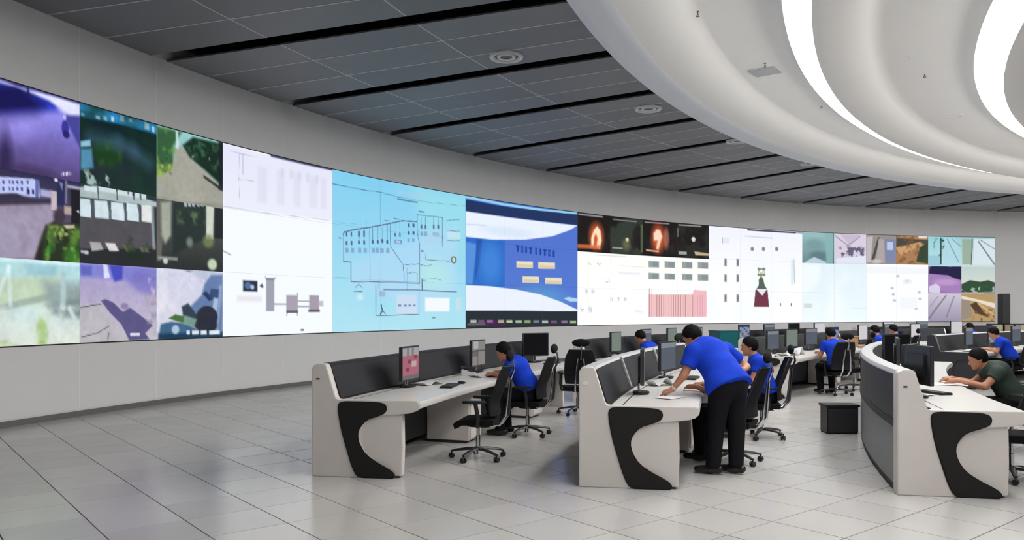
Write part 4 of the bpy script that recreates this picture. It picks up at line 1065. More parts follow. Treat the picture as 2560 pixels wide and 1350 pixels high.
# ================================================================== DESK THINGS
def keyboard(R, a, d, label, turn=0):
    t = empty('keyboard', pol(R - d, a, 0.777), yaw_of(outward(a)) + radians(turn), label, 'keyboard', 'keyboards on the consoles')
    MB().prism(rounded(-0.22, -0.075, 0.22, 0.075, 0.012, 3), (0, 0, 0), (1, 0, 0), (0, 1, 0), (0, 0, 1), 0, 0.018).build('body', 'black_plastic', t, bevel=0.003)
    for r_ in range(5):
        for k in range(14):
            x = -0.205 + 0.03 * k + (0.004 * r_ if r_ < 4 else 0)
            if x > 0.2: continue
            if not KEY: KEY.append(MB().box((0, 0, 0), (0.024, 0.02, 0.008)).build('key', 'keys', t)); o = KEY[0]
            else: o = link_mesh('key', KEY[0].data, t)
            o.location = (x, -0.055 + 0.027 * r_, 0.021)
    return t
KEY = []
def phone(R, a, d, label, turn=0):
    t = empty('desk_phone', pol(R - d, a, 0.777), yaw_of(outward(a)) + radians(turn), label, 'telephone', 'desk phones on the consoles')
    MB().prism([(-0.1, 0), (0.1, 0), (0.1, 0.03), (-0.1, 0.075)], (-0.09, 0, 0), (0, -1, 0), (0, 0, 1), (1, 0, 0), 0, 0.18).build('body', 'phone_body', t, bevel=0.006)
    MB().tube([(-0.06, -0.09, 0.075), (-0.06, -0.04, 0.095), (-0.06, 0.06, 0.115), (-0.06, 0.10, 0.105)], [0.03, 0.018, 0.018, 0.03], 10).build('handset', 'black_plastic', t, smooth='auto')
    MB().box((0.035, -0.03, 0.052), (0.08, 0.09, 0.012), Matrix.Rotation(radians(13), 3, 'X')).build('keypad', 'keys', t)
    return t
def papers(R, a, d, label, w=0.21, l=0.30, turn=0, curl=0.02, z=0.778):
    t = MB()
    n = 8
    for i in range(n + 1):
        s = i / n
        zc = curl * (sin(s * pi * 1.3) ** 2)
        t.v += [(-w / 2, (s - .5) * l, zc), (w / 2, (s - .5) * l, zc * .6), (-w / 2, (s - .5) * l, zc + .003), (w / 2, (s - .5) * l, zc * .6 + .003)]
    for i in range(n):
        b = 4 * i
        t.f += [(b + 2, b + 3, b + 7, b + 6), (b, b + 4, b + 5, b + 1), (b, b + 2, b + 6, b + 4), (b + 1, b + 5, b + 7, b + 3)]
    t.f += [(0, 1, 3, 2), (4 * n, 4 * n + 2, 4 * n + 3, 4 * n + 1)]
    o = t.build('paper_sheet', 'paper', None, smooth='auto')
    o.location = pol(R - d, a, z); o.rotation_euler = (0, 0, yaw_of(outward(a)) + radians(turn))
    tag(o, label, 'paper', 'papers on the consoles')
    return o
def mouse(R, a, d, label):
    t = empty('computer_mouse', pol(R - d, a, 0.777), yaw_of(outward(a)), label, 'mouse', 'mice on the consoles')
    MB().ball((0, 0, 0.017), (0.032, 0.055, 0.017), 14, 8).build('shell', 'black_plastic', t, smooth=True)
    MB().box((0, 0.03, 0.03), (0.008, 0.02, 0.008)).build('wheel', 'keys', t)
keyboard(R1, 16.6, 0.90, 'black keyboard below the pink-screen monitor', 8)
papers(R1, 16.9, 0.55, 'curled white paper lying by the pink-screen monitor', 0.24, 0.34, 70, 0.05)
mouse(R1, 17.3, 0.92, 'black mouse right of the keyboard below the pink-screen monitor')
papers(R1, 19.5, 0.80, 'white paper in front of the grey-screen monitor', 0.26, 0.36, 60, 0.04)
phone(R1, 19.9, 0.50, 'pale desk phone beside the grey-screen monitor', 20)
keyboard(R1, 21.0, 0.80, 'keyboard under the hands of the seated operator at left', 0)
keyboard(R1, 25.2, 0.80, 'keyboard at the far end of the left console', 0)
papers(R2, 15.5, 0.80, 'sheet of paper under the leaning man\'s hand', 0.21, 0.30, 60, 0.008)
keyboard(R2, 20.9, 0.80, 'keyboard in front of the operator behind the leaning man', 0)
papers(R2, 18.5, 0.55, 'crumpled white paper beyond the leaning man\'s arm', 0.21, 0.30, 40, 0.10)
keyboard(R3, 18.6, 0.62, 'grey-black keyboard near the front of the right console', 30)
papers(R3, 17.9, 0.50, 'small white paper stack behind the nearest monitor on the right console', 0.15, 0.2, 20, 0.01)
phone(R3, 20.6, 0.42, 'desk phone between the two nearest monitors on the right console', 0)
papers(R3, 21.6, 0.95, 'white sheet under the outstretched arms of the dark-shirted operator', 0.3, 0.4, 0, 0.006)
papers(R2B, 33.6, 0.62, 'white binder papers at the near end of the mid-distance console', 0.26, 0.34, 30, 0.06)
papers(R2B, 34.9, 0.72, 'curled sheet second along the mid-distance console', 0.24, 0.34, 60, 0.07)
papers(R2B, 35.8, 0.75, 'tilted white sheet held up beside the seated operator seen from behind', 0.24, 0.34, 80, 0.16)
phone(R2B, 34.0, 0.50, 'desk phone at the near end of the mid-distance console', 0)
papers(R3, 44.4, 0.75, 'curled white paper on the dark-ended console', 0.26, 0.40, 80, 0.06)
phone(28.2, 29.0, 0.62, 'pale desk phone on the console behind the leaning man', 0)
keyboard(28.2, 28.6, 0.85, 'keyboard at the near end of the console behind the leaning man', 0)

# ---- black equipment box on the floor
t = empty('equipment_box', (4.48, 10.72, 0), radians(-2), 'black box standing alone on the floor between the consoles', 'box')
MB().box((0, 0.14, 0.19), (0.42, 0.26, 0.36)).build('body', 'black_plastic', t, bevel=0.008)
MB().box((0, 0.14, 0.38), (0.46, 0.29, 0.03)).build('lid', 'black_plastic', t, bevel=0.006)
MB().prism(rounded(-0.19, 0.03, 0.19, 0.34, 0.01), (0, 0.007, 0), (1, 0, 0), (0, 0, 1), (0, 1, 0), -0.004, 0.004).build('front_panel', 'dark_plastic', t)
for sx in (-1, 1):
    for y in (0.04, 0.24): MB().lathe([(0.02, 0), (0.02, 0.012)], (sx * 0.19, y, 0), 10).build('foot', 'black_plastic', t)

# ---- far right corner: cabinets and loudspeaker
for k, (x, w, doors) in enumerate(((20.05, 0.42, ('cabinet_cream', 'cabinet_blue')), (20.50, 0.42, ('cabinet_tan', 'cabinet_tan')), (20.95, 0.6, ('cabinet_cream', 'cabinet_tan')))):
    t = empty('tall_cabinet', (x + w / 2, 33.0, 0), 0, 'upright cabinet in the far right corner, %s' % ('cream door over blue door', 'tan doors', 'at the very edge of the view')[k], 'cabinet', 'cabinets in the far corner')
    MB().box((0, 0.25, 0.55), (w - 0.01, 0.5, 1.1)).build('carcass', 'speaker_black', t, bevel=0.004)
    for j in range(2):
        dr = MB().box((0, -0.01, 0.29 + 0.53 * j), (w - 0.06, 0.02, 0.48)).build('door', doors[1 - j], t, bevel=0.003)
        MB().box((w * .3, -0.028, 0.29 + 0.53 * j), (0.02, 0.016, 0.10)).build('handle', 'chrome', dr)
t = empty('loudspeaker', (20.62, 33.2, 1.1), 0, 'slim black column loudspeaker standing on the corner cabinets', 'loudspeaker')
MB().box((0, 0, 0.63), (0.36, 0.30, 1.26)).build('body', 'speaker_black', t, bevel=0.01)
MB().box((0, -0.155, 0.63), (0.30, 0.012, 1.18)).build('grille', 'dark_plastic', t, bevel=0.003)
# ---- boxes and bins among the far consoles
def crate(x, y, z, s, m_, label, cat='box'):
    t = empty('storage_box', (x, y, z), radians(20), label, cat)
    MB().box((0, 0, s[2] / 2), s).build('body', m_, t, bevel=0.008)
    MB().box((0, 0, s[2] + 0.012), (s[0] + 0.02, s[1] + 0.02, 0.03)).build('lid', m_, t, bevel=0.004)
p = pol(R2 - 0.55, 46.2); crate(p.x, p.y, 0, (0.5, 0.4, 1.0), 'cardboard', 'tan carton standing between two far consoles')
p = pol(28.2 - 0.5, 41.1); crate(p.x, p.y, 0, (0.55, 0.45, 1.15), 'teal_box', 'teal cabinet box between the consoles behind the leaning man')
# ================================================================== CHAIRS
def make_chair():
    t = empty('office_chair', (0, 0, 0))
    leg = None
    for k in range(5):
        a = 2 * pi * k / 5 + 0.3
        if leg is None:
            mb = MB()
            mb.tube([(0.03, 0, 0.115), (0.12, 0, 0.112), (0.24, 0, 0.095), (0.315, 0, 0.078)], [0.034, 0.030, 0.024, 0.020], 8, flat=0.6)
            leg = mb.build('base_leg', 'dark_plastic', t, smooth='auto'); o = leg
            cm = MB()
            for s in (-1, 1): cm.lathe([(0.026, -0.010), (0.030, -0.006), (0.030, 0.006), (0.026, 0.010)], (0, 0.016 * s, 0.030), 12, axis=(0, 1, 0))
            cm.tube([(0, 0, 0.03), (0, 0, 0.085)], 0.009, 6)
            cas = cm.build('caster', 'black_plastic', t, smooth='auto'); c = cas
        else:
            o = link_mesh('base_leg', leg.data, t); c = link_mesh('caster', cas.data, t)
        o.rotation_euler = (0, 0, a)
        c.location = (0.31 * cos(a), 0.31 * sin(a), 0); c.rotation_euler = (0, 0, a + 0.6 * k)
    MB().lathe([(0.045, 0.09), (0.045, 0.13), (0.027, 0.14), (0.027, 0.26), (0.018, 0.265), (0.018, 0.40)], n=14).build('gas_column', 'chrome', t, smooth='auto')
    MB().prism(smooth_loop([(-0.10, -0.16), (0.10, -0.16), (0.09, 0.12), (-0.09, 0.12)], 1), (0, 0, 0.365), (1, 0, 0), (0, 1, 0), (0, 0, 1), 0, 0.05).build('mechanism', 'black_plastic', t, bevel=0.01)
    # seat cushion with a rolled front edge
    n, m = 12, 12
    mb = MB()
    vs = []
    for j in range(m + 1):
        v = j / m
        y = -0.22 + 0.46 * v
        w = 0.245 - 0.03 * (abs(v - .45) * 2) ** 3
        for i in range(n + 1):
            u = i / n * 2 - 1
            z = 0.475 - 0.012 * (1 - u * u) - (0.05 * max(0, (v - .75) / .25) ** 2) - 0.012 * (abs(u) ** 6)
            vs.append((u * w, y, z))
    k = len(vs)
    vs += [(x * .93, y * .95, z - 0.06 - 0.01 * (1 - (x / .25) ** 2)) for x, y, z in vs]
    fs = []
    q = lambda i, j: j * (n + 1) + i
    for j in range(m):
        for i in range(n):
            fs.append((q(i, j), q(i + 1, j), q(i + 1, j + 1), q(i, j + 1)))
            fs.append((k + q(i, j), k + q(i, j + 1), k + q(i + 1, j + 1), k + q(i + 1, j)))
    rim = [q(i, 0) for i in range(n)] + [q(n, j) for j in range(m)] + [q(i, m) for i in range(n, 0, -1)] + [q(0, j) for j in range(m, 0, -1)]
    for a, b in zip(rim, rim[1:] + rim[:1]): fs.append((a, a + k, b + k, b))
    mb.add(vs, fs).build('seat', 'seat_fabric', t, smooth='auto')
    # backrest: curved mesh shell in a frame
    def back_pt(u, v, off=0.0):
        y = -0.235 - 0.10 * v - 0.05 * (v - .35) ** 2 * 2 + 0.055 * u * u + 0.03 * math.exp(-((v - .25) / .2) ** 2)
        w = 0.215 + 0.02 * sin(v * pi) - 0.035 * max(0, v - .75) / .25
        return Vector((u * w, y + off, 0.52 + 0.53 * v))
    n, m = 8, 12
    vs = [back_pt(i / n * 2 - 1, j / m) for j in range(m + 1) for i in range(n + 1)]
    k = len(vs)
    vs += [back_pt(i / n * 2 - 1, j / m, -0.014) for j in range(m + 1) for i in range(n + 1)]
    fs = []
    for j in range(m):
        for i in range(n):
            fs.append((q2(n, i, j), q2(n, i + 1, j), q2(n, i + 1, j + 1), q2(n, i, j + 1)))
            fs.append((k + q2(n, i, j), k + q2(n, i, j + 1), k + q2(n, i + 1, j + 1), k + q2(n, i + 1, j)))
    rim = [q2(n, i, 0) for i in range(n)] + [q2(n, n, j) for j in range(m)] + [q2(n, i, m) for i in range(n, 0, -1)] + [q2(n, 0, j) for j in range(m, 0, -1)]
    for a, b in zip(rim, rim[1:] + rim[:1]): fs.append((a, a + k, b + k, b))
    MB().add(vs, fs).build('backrest', 'mesh_fabric', t, smooth='auto')
    loop = [back_pt(-1 + 2 * i / 8, 0) for i in range(8)] + [back_pt(1, j / 12) for j in range(12)] + [back_pt(1 - 2 * i / 8, 1) for i in range(8)] + [back_pt(-1, 1 - j / 12) for j in range(12)]
    MB().tube(loop, 0.012, 6, closed=True).build('back_frame', 'black_plastic', t, smooth='auto')
    for s in (-1, 1):
        MB().tube([(0.05 * s, -0.12, 0.385), (0.075 * s, -0.26, 0.40), (0.085 * s, -0.335, 0.50), (0.075 * s, -0.355, 0.70), (0.045 * s, -0.375, 0.92)], [0.016, 0.017, 0.016, 0.014, 0.012], 8).build('back_spine', 'chrome', t, smooth='auto')
    MB().tube([(0, -0.375, 0.90), (0, -0.42, 1.02), (0, -0.40, 1.12)], [0.014, 0.013, 0.012], 8).build('headrest_stalk', 'chrome', t, smooth='auto')
    hb = MB()
    hb.ball((0, -0.365, 1.165), (0.145, 0.038, 0.065), 16, 8)
    hb.build('headrest', 'seat_fabric', t, smooth=True)
    for s in (-1, 1):
        MB().tube([(0.12 * s, -0.04, 0.39), (0.265 * s, -0.05, 0.40), (0.285 * s, -0.06, 0.50), (0.275 * s, -0.03, 0.65)], [0.02, 0.022, 0.024, 0.022], 8).build('arm_support', 'black_plastic', t, smooth='auto')
        MB().prism(smooth_loop([(-0.042, -0.14), (0.042, -0.14), (0.045, 0.13), (-0.04, 0.13)], 2), (0.272 * s, -0.01, 0.65), (1, 0, 0), (0, 1, 0), (0, 0, 1), 0, 0.032).build('armrest', 'black_plastic', t, bevel=0.008, smooth='auto')
    return t
def q2(n, i, j): return j * (n + 1) + i
CH0 = make_chair()
CH_USED = [False]
def chair(x, y, face, label):
    if not CH_USED[0]: t = CH0; CH_USED[0] = True
    else: t = copy_tree(CH0)
    t.location = (x, y, 0); t.rotation_euler = (0, 0, yaw_of(face))
    tag(t, label, 'office chair', 'black mesh office chairs')
    return t
def chair_at(R, a, turn, label):
    d = Matrix.Rotation(radians(turn), 3, 'Z') @ outward(a)
    p = pol(R, a)
    return chair(p.x, p.y, d, label)

# ================================================================== PEOPLE (distance-field bodies)
def V3(p): return np.array(p, float)
def surface(prims, res, name, material, parent, smooth_it=1):
    lo = np.min([p['lo'] for p in prims], 0) - 3 * res - 0.03
    hi = np.max([p['hi'] for p in prims], 0) + 3 * res + 0.03
    n = np.ceil((hi - lo) / res).astype(int) + 1
    F = np.full(n, 9.0)
    for p in prims:
        k = p.get('k', 0.03)
        a = np.clip(np.floor((p['lo'] - lo - k - 2 * res) / res).astype(int), 0, n - 1)
        b = np.clip(np.ceil((p['hi'] - lo + k + 2 * res) / res).astype(int) + 1, 1, n)
        ax = [lo[i] + res * np.arange(a[i], b[i]) for i in range(3)]
        X, Y, Z = np.meshgrid(*ax, indexing='ij')
        Q = np.stack([X, Y, Z], -1)
        d = p['f'](Q)
        for pt, nn in p.get('clip', ()):
            d = np.maximum(d, (Q - V3(pt)) @ V3(nn))
        S = F[a[0]:b[0], a[1]:b[1], a[2]:b[2]]
        if p.get('cut'):
            S[:] = np.maximum(S, -d)
        else:
            h = np.clip(0.5 + 0.5 * (S - d) / k, 0, 1)
            S[:] = S * (1 - h) + d * h - k * h * (1 - h)
    ins = F < 0
    c = [ins[i:n[0] - 1 + i, j:n[1] - 1 + j, l:n[2] - 1 + l] for i in (0, 1) for j in (0, 1) for l in (0, 1)]
    s = sum(x.astype(np.int8) for x in c)
    mix = (s > 0) & (s < 8)
    idx = np.argwhere(mix)
    vid = -np.ones(mix.shape, int); vid[mix] = np.arange(len(idx))
    acc = np.zeros((len(idx), 3)); cnt = np.zeros(len(idx))
    corners = [(i, j, l) for i in (0, 1) for j in (0, 1) for l in (0, 1)]
    for a in range(8):
        for ax_ in range(3):
            if corners[a][ax_]: continue
            o0 = np.array(corners[a]); o1 = o0.copy(); o1[ax_] = 1
            f0 = F[tuple((idx + o0).T)]; f1 = F[tuple((idx + o1).T)]
            m = (f0 < 0) != (f1 < 0)
            t = np.where(m, f0 / np.where(m, f0 - f1, 1), 0)
            acc += np.where(m[:, None], o0 + t[:, None] * (o1 - o0), 0); cnt += m
    vv = lo + res * (idx + acc / cnt[:, None])
    faces = []
    for ax_ in range(3):
        sl0 = [slice(None)] * 3; sl1 = [slice(None)] * 3
        sl0[ax_] = slice(0, -1); sl1[ax_] = slice(1, None)
        e = np.argwhere(ins[tuple(sl0)] != ins[tuple(sl1)])
        o1, o2 = (ax_ + 1) % 3, (ax_ + 2) % 3
        ok = (e[:, o1] > 0) & (e[:, o2] > 0) & (e[:, o1] < n[o1] - 1) & (e[:, o2] < n[o2] - 1)
        e = e[ok]
        sg = ins[tuple(e.T)]
        q = []
        for du, dv in ((-1, -1), (0, -1), (0, 0), (-1, 0)):
            w = e.copy(); w[:, o1] += du; w[:, o2] += dv
            q.append(vid[tuple(w.T)])
        q = np.stack(q, 1)
        q[~sg] = q[~sg][:, ::-1]
        faces.append(q)
    Fq = np.concatenate(faces)
    Fq = Fq[(Fq >= 0).all(1)]
    for _ in range(smooth_it):      # light relaxation
        sm_ = np.zeros_like(vv); ct = np.zeros(len(vv))
        for a, b in ((0, 1), (1, 2), (2, 3), (3, 0)):
            np.add.at(sm_, Fq[:, a], vv[Fq[:, b]]); np.add.at(ct, Fq[:, a], 1)
            np.add.at(sm_, Fq[:, b], vv[Fq[:, a]]); np.add.at(ct, Fq[:, b], 1)
        vv = vv * 0.5 + 0.5 * sm_ / np.maximum(ct, 1)[:, None]
    me = bpy.data.meshes.new(name)
    me.vertices.add(len(vv)); me.vertices.foreach_set('co', vv.ravel())
    me.loops.add(Fq.size); me.loops.foreach_set('vertex_index', Fq.ravel().astype(np.int32))
    me.polygons.add(len(Fq)); me.polygons.foreach_set('loop_start', (np.arange(len(Fq)) * 4).astype(np.int32))
    me.polygons.foreach_set('use_smooth', np.ones(len(Fq), bool))
    me.update(calc_edges=True)
    me.materials.append(MATS[material])
    return link_mesh(name, me, parent)

def cap(a, b, ra, rb, k=0.03, w=None, s=1.0, clip=()):
    """tapered limb; w, s: widen the section along w"""
    a, b = V3(a), V3(b)
    W = None if w is None else V3(w) / np.linalg.norm(w)
    def f(Q):
        q = Q - a; ba = b - a
        if W is not None:
            c = q @ W; q = q - c[..., None] * W * (1 - 1 / s)
            ba = ba - (ba @ W) * W * (1 - 1 / s)
        t = np.clip((q @ ba) / max(ba @ ba, 1e-9), 0, 1)
        return np.sqrt(((q - t[..., None] * ba) ** 2).sum(-1)) - (ra + (rb - ra) * t)
    r = max(ra, rb) * max(s, 1.0)
    return dict(f=f, lo=np.minimum(a, b) - r, hi=np.maximum(a, b) + r, k=k, clip=clip)
def ell(c, r, ax=None, k=0.02, clip=(), cut=False):
    c, r = V3(c), V3(r)
    M = np.eye(3) if ax is None else np.array([V3(v) / np.linalg.norm(v) for v in ax])
    def f(Q):
        q = (Q - c) @ M.T
        l = np.sqrt(((q / r) ** 2).sum(-1))
        g = np.sqrt(((q / r ** 2) ** 2).sum(-1))
        return np.where(g > 1e-6, l * (l - 1) / np.maximum(g, 1e-6), -r.min())
    return dict(f=f, lo=c - r.max(), hi=c + r.max(), k=k, clip=clip, cut=cut)

def unit(v):
    v = V3(v); return v / max(np.linalg.norm(v), 1e-9)
def hand_prims(wrist, fwd, palm_n, thumb_side, curl=0.35, sc=1.0):
    """palm, four unequal bent fingers and a thumb leaving the side of the palm"""
    w = V3(wrist); f = unit(fwd); n = unit(V3(palm_n) - f * (V3(palm_n) @ f)); s = np.cross(n, f)
    if s @ V3(thumb_side) < 0: s = -s
    P_ = [cap(w, w + f * .085 * sc, .026 * sc, .030 * sc, .012, w=s, s=1.45)]
    for i, (off, L) in enumerate(((.030, .072), (.010, .080), (-.011, .074), (-.031, .058))):
        b = w + f * .085 * sc + s * off * sc
        L1, L2 = L * .5 * sc, L * .5 * sc
        d1_ = unit(f - n * 0.25 * -curl * 0 + n * curl * .6); d2_ = unit(f + n * curl * 2.0)
        m = b + d1_ * L1; e = m + d2_ * L2
        P_.append(cap(b - f * .01, m, .0100 * sc, .0092 * sc, .004)); P_.append(cap(m, e, .0092 * sc, .0078 * sc, .004))
    b = w + f * .025 * sc + s * .03 * sc
    m = b + unit(f * .7 + s * .8 + n * .25) * .045 * sc
    e = m + unit(f * .95 + s * .25 + n * .3) * .035 * sc
    P_.append(cap(b, m, .0135 * sc, .011 * sc, .008)); P_.append(cap(m, e, .011 * sc, .009 * sc, .004))
    return P_

def person(loc, rz, J, label, res=0.011, shirt='shirt', group='operators in blue shirts', sleeve=0.55, girth=1.0, hemdrop=0.0):
    """J: joints in the person's frame (x right, y forward, z up)"""
    t = empty('person', loc, rz, label, 'person', group)
    g = girth
    side = unit(V3(J['shR']) - V3(J['shL']))
    pel, wst, che, nck, hd = (V3(J[k]) for k in ('pelvis', 'waist', 'chest', 'neck', 'head'))
    hf = unit(J['look']); hu = unit(V3(J.get('headup', (0, 0, 1))) - hf * (V3(J.get('headup', (0, 0, 1))) @ hf)); hr = np.cross(hf, hu)
    head = [ell(hd + hu * .02, (.076, .094, .105), (hr, hf, hu)), ell(hd - hu * .055 + hf * .02, (.058, .070, .065), (hr, hf, hu), .03),
            cap(hd + hf * .088 + hu * .005, hd + hf * .108 - hu * .028, .009, .014, .012), ell(hd + hf * .085 - hu * .062, (.026, .014, .012), (hr, hf, hu), .012),
            ell(hd + hf * .083 + hu * .030, (.052, .014, .010), (hr, hf, hu), .012), ell(hd + hf * .075 - hu * .098, (.026, .022, .018), (hr, hf, hu), .015)]
    for s in (-1, 1):
        head.append(ell(hd + hr * .078 * s - hf * .008 - hu * .005, (.010, .020, .032), (hr, hf, hu), .006))
        head.append(dict(ell(hd + hf * .090 + hr * .030 * s + hu * .012, (.016, .010, .010), (hr, hf, hu)), cut=True))
    body = [cap(pel, wst, .125 * g, .115 * g, .05, side, 1.18), cap(wst, che, .115 * g, .135 * g, .05, side, 1.22), cap(che, nck - (nck - che) * .25, .125 * g, .075, .05, side, 1.15),
            cap(nck - (nck - che) * .2, hd - hu * .05 - hf * .02, .056, .052, .025)]
    arms = []
    for S in 'LR':
        sh, el_, wr = V3(J['sh' + S]), V3(J['el' + S]), V3(J['wr' + S])
        arms += [cap(che + (sh - che) * .5, sh, .085, .062 * g, .05), cap(sh, el_, .052 * g, .042, .03), cap(el_, wr, .042, .028, .02)]
        arms += hand_prims(wr, J.get('hand' + S, wr - el_), J.get('palm' + S, (0, 0, -1)), side * (1 if S == 'L' else -1), J.get('curl', .35))
    legs = []
    for S in 'LR':
        hp, kn, an, to = (V3(J[k + S]) for k in ('hip', 'kn', 'an', 'toe'))
        legs += [cap(hp, kn, .082 * g, .058, .04), cap(kn, an, .056, .038, .03), cap(an, to, .036, .03, .02)]
    surface(body + arms + legs + head, res, 'body', 'skin', t)
    # shirt
    off = .016
    hem = wst + (pel - wst) * .55
    dn = unit(pel - wst)
    sh_p = [cap(pel + dn * (.02 + hemdrop), wst, .182 * g, .140 * g, .05, side, 1.22, clip=[(hem + dn * (.04 + hemdrop), dn)]), cap(wst, che, .138 * g, .152 * g, .05, side, 1.24), cap(che, nck - (nck - che) * .22, .145 * g, .080, .05, side, 1.15),
            cap(nck - (nck - che) * .25, nck + unit(hd - nck) * .015, .070, .062, .02, clip=[(nck + unit(hd - nck) * .022, unit(hd - nck))])]
    if hemdrop:
        for S in 'LR':
            sh_p.append(cap(pel, V3(J['hip' + S]), .155 * g, .135 * g, .05, clip=[(hem + dn * (.04 + hemdrop), dn)]))
    for S in 'LR':
        sh, el_ = V3(J['sh' + S]), V3(J['el' + S])
        end = sh + (el_ - sh) * sleeve; dd = unit(el_ - sh)
        sh_p += [cap(che + (sh - che) * .5, sh, .105, .080 * g, .05), cap(sh, end + dd * .06, .074 * g, .070 * g, .03, clip=[(end, dd)])]
    sh_o = surface(sh_p, res, 'shirt', shirt, t)
    # trousers
    tr = [cap(pel - dn * .03, pel + dn * .03, .136 * g, .140 * g, .05, side, 1.20, clip=[(pel - dn * .075, -dn)])]
    for S in 'LR':
        hp, kn, an = (V3(J[k + S]) for k in ('hip', 'kn', 'an'))
        da = unit(an - kn)
        tr += [cap(pel + (hp - pel) * .5, hp, .108 * g, .100 * g, .05, clip=[(pel - dn * .06, -dn)]), cap(hp, kn, .103 * g, .078 * g, .04, clip=[(pel - dn * .06, -dn)] if hemdrop else ()), cap(kn, an + da * .02, .076 * g, .062 * g, .03, clip=[(an + da * .015, da)])]
    surface(tr, res, 'trousers', 'trousers', t)
    for S in 'LR':
        an, to = V3(J['an' + S]), V3(J['toe' + S])
        fl = unit((to - an) * np.array([1, 1, 0])); sd = np.cross(fl, (0, 0, 1))
        zz = min(an[2], to[2]) - 0.03
        base = np.array([an[0], an[1], 0])
        h = [cap(base - fl * .06 + (0, 0, zz + .045), base + fl * .03 + (0, 0, zz + .05), .042, .045, .03), cap(base + fl * .02 + (0, 0, zz + .042), base + fl * .16 + (0, 0, zz + .034), .046, .034, .03, sd, 1.15)]
        for q_ in h: q_['clip'] = [((0, 0, zz + 0.002), (0, 0, -1))]
        surface(h, max(res, .010), 'shoe', 'shoe', t)
    # hair
    hair = [ell(hd + hu * .028 - hf * .014, (.092, .108, .112), (hr, hf, hu), .02, clip=[(hd + hu * .040 + hf * .055, unit(hf * .75 - hu * .66)), (hd - hu * .055 - hf * .02, unit(-hu * .8 + hf * .6))])]
    hf0 = hair[0]['f']
    hair[0]['f'] = lambda Q: hf0(Q) + .0035 * np.sin(Q[..., 0] * 95 + 1) * np.sin(Q[..., 1] * 88) * np.sin(Q[..., 2] * 104 + 2) + .0025 * np.sin(Q[..., 0] * 170) * np.sin(Q[..., 2] * 60 + Q[..., 1] * 150)
    surface(hair, res, 'hair', 'hair', t, 0)
    for s in (-1, 1):
        c = hd + hf * .080 + hr * .030 * s + hu * .012
        MB().ball(c, .010, 8, 6).build('eye', 'eye_white', t, smooth=True)
        MB().ball(c + hf * .0065, .0065, 8, 6).build('iris', 'hair', t, smooth=True)
    return t

def seated(lean=0.0, head_dn=0.25, reach=0.0, twist=0.0, handz=0.83, drop=0.0):
    l = lean
    return dict(pelvis=(0, -.06, .56), waist=(0, -.03 + l * .3, .70), chest=(0, .03 + l * .75, .92), neck=(0, .07 + l * 1.05, 1.07 - l * .12 - drop * .8), head=(0 + twist * .05, .13 + l * 1.3, 1.20 - l * .22 - drop),
                look=(twist, 1 - abs(twist) * .4, -head_dn), shL=(-.195, .04 + l * .9, 1.00 - l * .08 - drop * .7), shR=(.195, .04 + l * .9, 1.00 - l * .08 - drop * .7),
                elL=(-.25, .12 + l * .8 + reach * .5, .77), elR=(.25, .12 + l * .8 + reach * .5, .77), wrL=(-.14, .36 + l * .4 + reach, handz), wrR=(.16, .36 + l * .4 + reach, handz),
                handL=(.15, 1, -.12), handR=(-.15, 1, -.12), hipL=(-.095, -.04, .545), hipR=(.095, -.04, .545), knL=(-.13, .36, .535), knR=(.13, .36, .535),
                anL=(-.12, .34, .085), anR=(.13, .32, .085), toeL=(-.13, .48, .04), toeR=(.15, .46, .04))
def sit_at(R, a, turn, label, clabel, J, **kw):
    d = Matrix.Rotation(radians(turn), 3, 'Z') @ outward(a)
    p = pol(R, a)
    chair(p.x, p.y, d, clabel)
    return person((p.x, p.y, 0), yaw_of(d), J, label, **kw)

# --- empty chairs
chair_at(27.55, 16.0, 6, 'empty black mesh chair at the nearest left console, chrome back spine')
chair_at(27.52, 24.5, -62, 'empty chair with headrest turned away, behind the seated operator at left')
chair_at(22.12, 17.1, 10, 'black chair cut by the right edge at the nearest right console')
chair_at(24.3, 38.9, 30, 'empty chair with chrome frame beside the operator seen from behind')
# --- operators in chairs
sit_at(27.5, 19.7, 4, 'seated operator in blue shirt at the left console, dark hair, head bowed', 'chair under the operator at the left console', seated(.16, .5, drop=.05), res=.011)
sit_at(24.78, 17.4, -12, 'seated operator mostly hidden behind the leaning man, only legs and a shoulder show', 'chair half hidden behind the leaning man', seated(.06, .4), res=.013)
sit_at(24.55, 21.7, 10, 'operator in blue sitting just right of the leaning man, face turned left', 'chair with chrome base right of the leaning man', seated(.02, .15), res=.011)
sit_at(27.0, 30.2, 0, 'blue-shirted operator bending low behind the divider left of the leaning man', 'chair behind the divider left of the leaning man', seated(.18, .5), res=.014)
sit_at(24.35, 36.1, -42, 'operator in blue seen from behind at the mid-distance console', 'chair under the operator seen from behind', seated(.04, .3), res=.014)
sit_at(24.4, 44.2, 8, 'small operator in blue beside the far tan carton', 'chair of the small operator beside the tan carton', seated(.04, .3), res=.016)
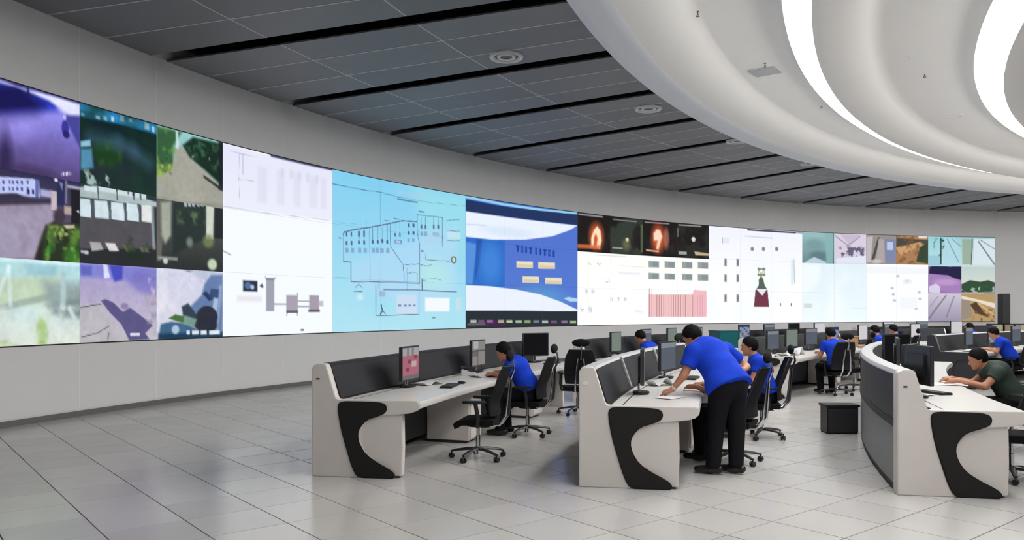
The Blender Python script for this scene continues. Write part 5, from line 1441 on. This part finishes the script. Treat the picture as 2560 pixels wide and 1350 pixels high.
sit_at(24.6, 48.2, 8, 'distant operator in blue below the pale blue slide', 'chair of the distant operator below the pale blue slide', seated(.06, .3), res=.018)
sit_at(24.5, 57.4, 8, 'distant operator in blue below the hillside pictures at right', 'chair of the distant operator below the hillside pictures', seated(.04, .2), res=.018)
sit_at(21.68, 22.2, 6, 'operator in dark green shirt with bare arms stretched across the right console', 'chair of the operator in dark green', seated(.18, .35, .18, drop=.08), res=.011, shirt='shirt_dark', group='operator in dark shirt', sleeve=.45)
sit_at(22.0, 46.0, 10, 'operator in blue bending over the dark-ended console at the right edge', 'chair of the operator bending over the dark-ended console', seated(.14, .5), res=.013)

# --- the leaning man
org = np.array([2.18, 8.08, 0.0])
def W(x, y, z): return tuple(np.array([x, y, z]) - org)
J = dict(pelvis=W(2.225, 8.17, .93), waist=W(2.17, 8.25, 1.06), chest=W(2.08, 8.40, 1.22), neck=W(2.04, 8.53, 1.335), head=W(1.965, 8.63, 1.385),
         look=(-.62, .52, -.58), headup=(-.45, .40, .80), shL=W(1.905, 8.30, 1.235), shR=W(2.31, 8.58, 1.235),
         elL=W(1.79, 8.26, .995), wrL=W(1.685, 8.32, .845), elR=W(2.55, 8.62, 1.06), wrR=W(2.455, 8.40, 1.04), handL=(-.85, .25, -.42), handR=(-.5, -.75, -.1), palmR=(-.6, .4, 0), palmL=(-.3, .05, -1),
         hipL=W(2.135, 8.09, .90), hipR=W(2.315, 8.23, .90), knL=W(2.09, 8.13, .50), knR=W(2.32, 8.19, .50), anL=W(2.06, 8.11, .085), anR=W(2.30, 8.13, .085), toeL=W(1.93, 8.16, .04), toeR=W(2.18, 8.21, .04), curl=.15)
man = person(tuple(org), 0, J, 'man in blue polo shirt and black trousers leaning over the middle console', res=.0085, sleeve=.62, girth=1.2, hemdrop=.09)
o = MB(); o.lathe([(0.030, -0.012), (0.034, -0.010), (0.034, 0.010), (0.030, 0.012)], W(1.70, 8.312, .868), 16, axis=V3(J['wrL']) - V3(J['elL'])); o.build('wristwatch', 'wristband', man, smooth='auto')
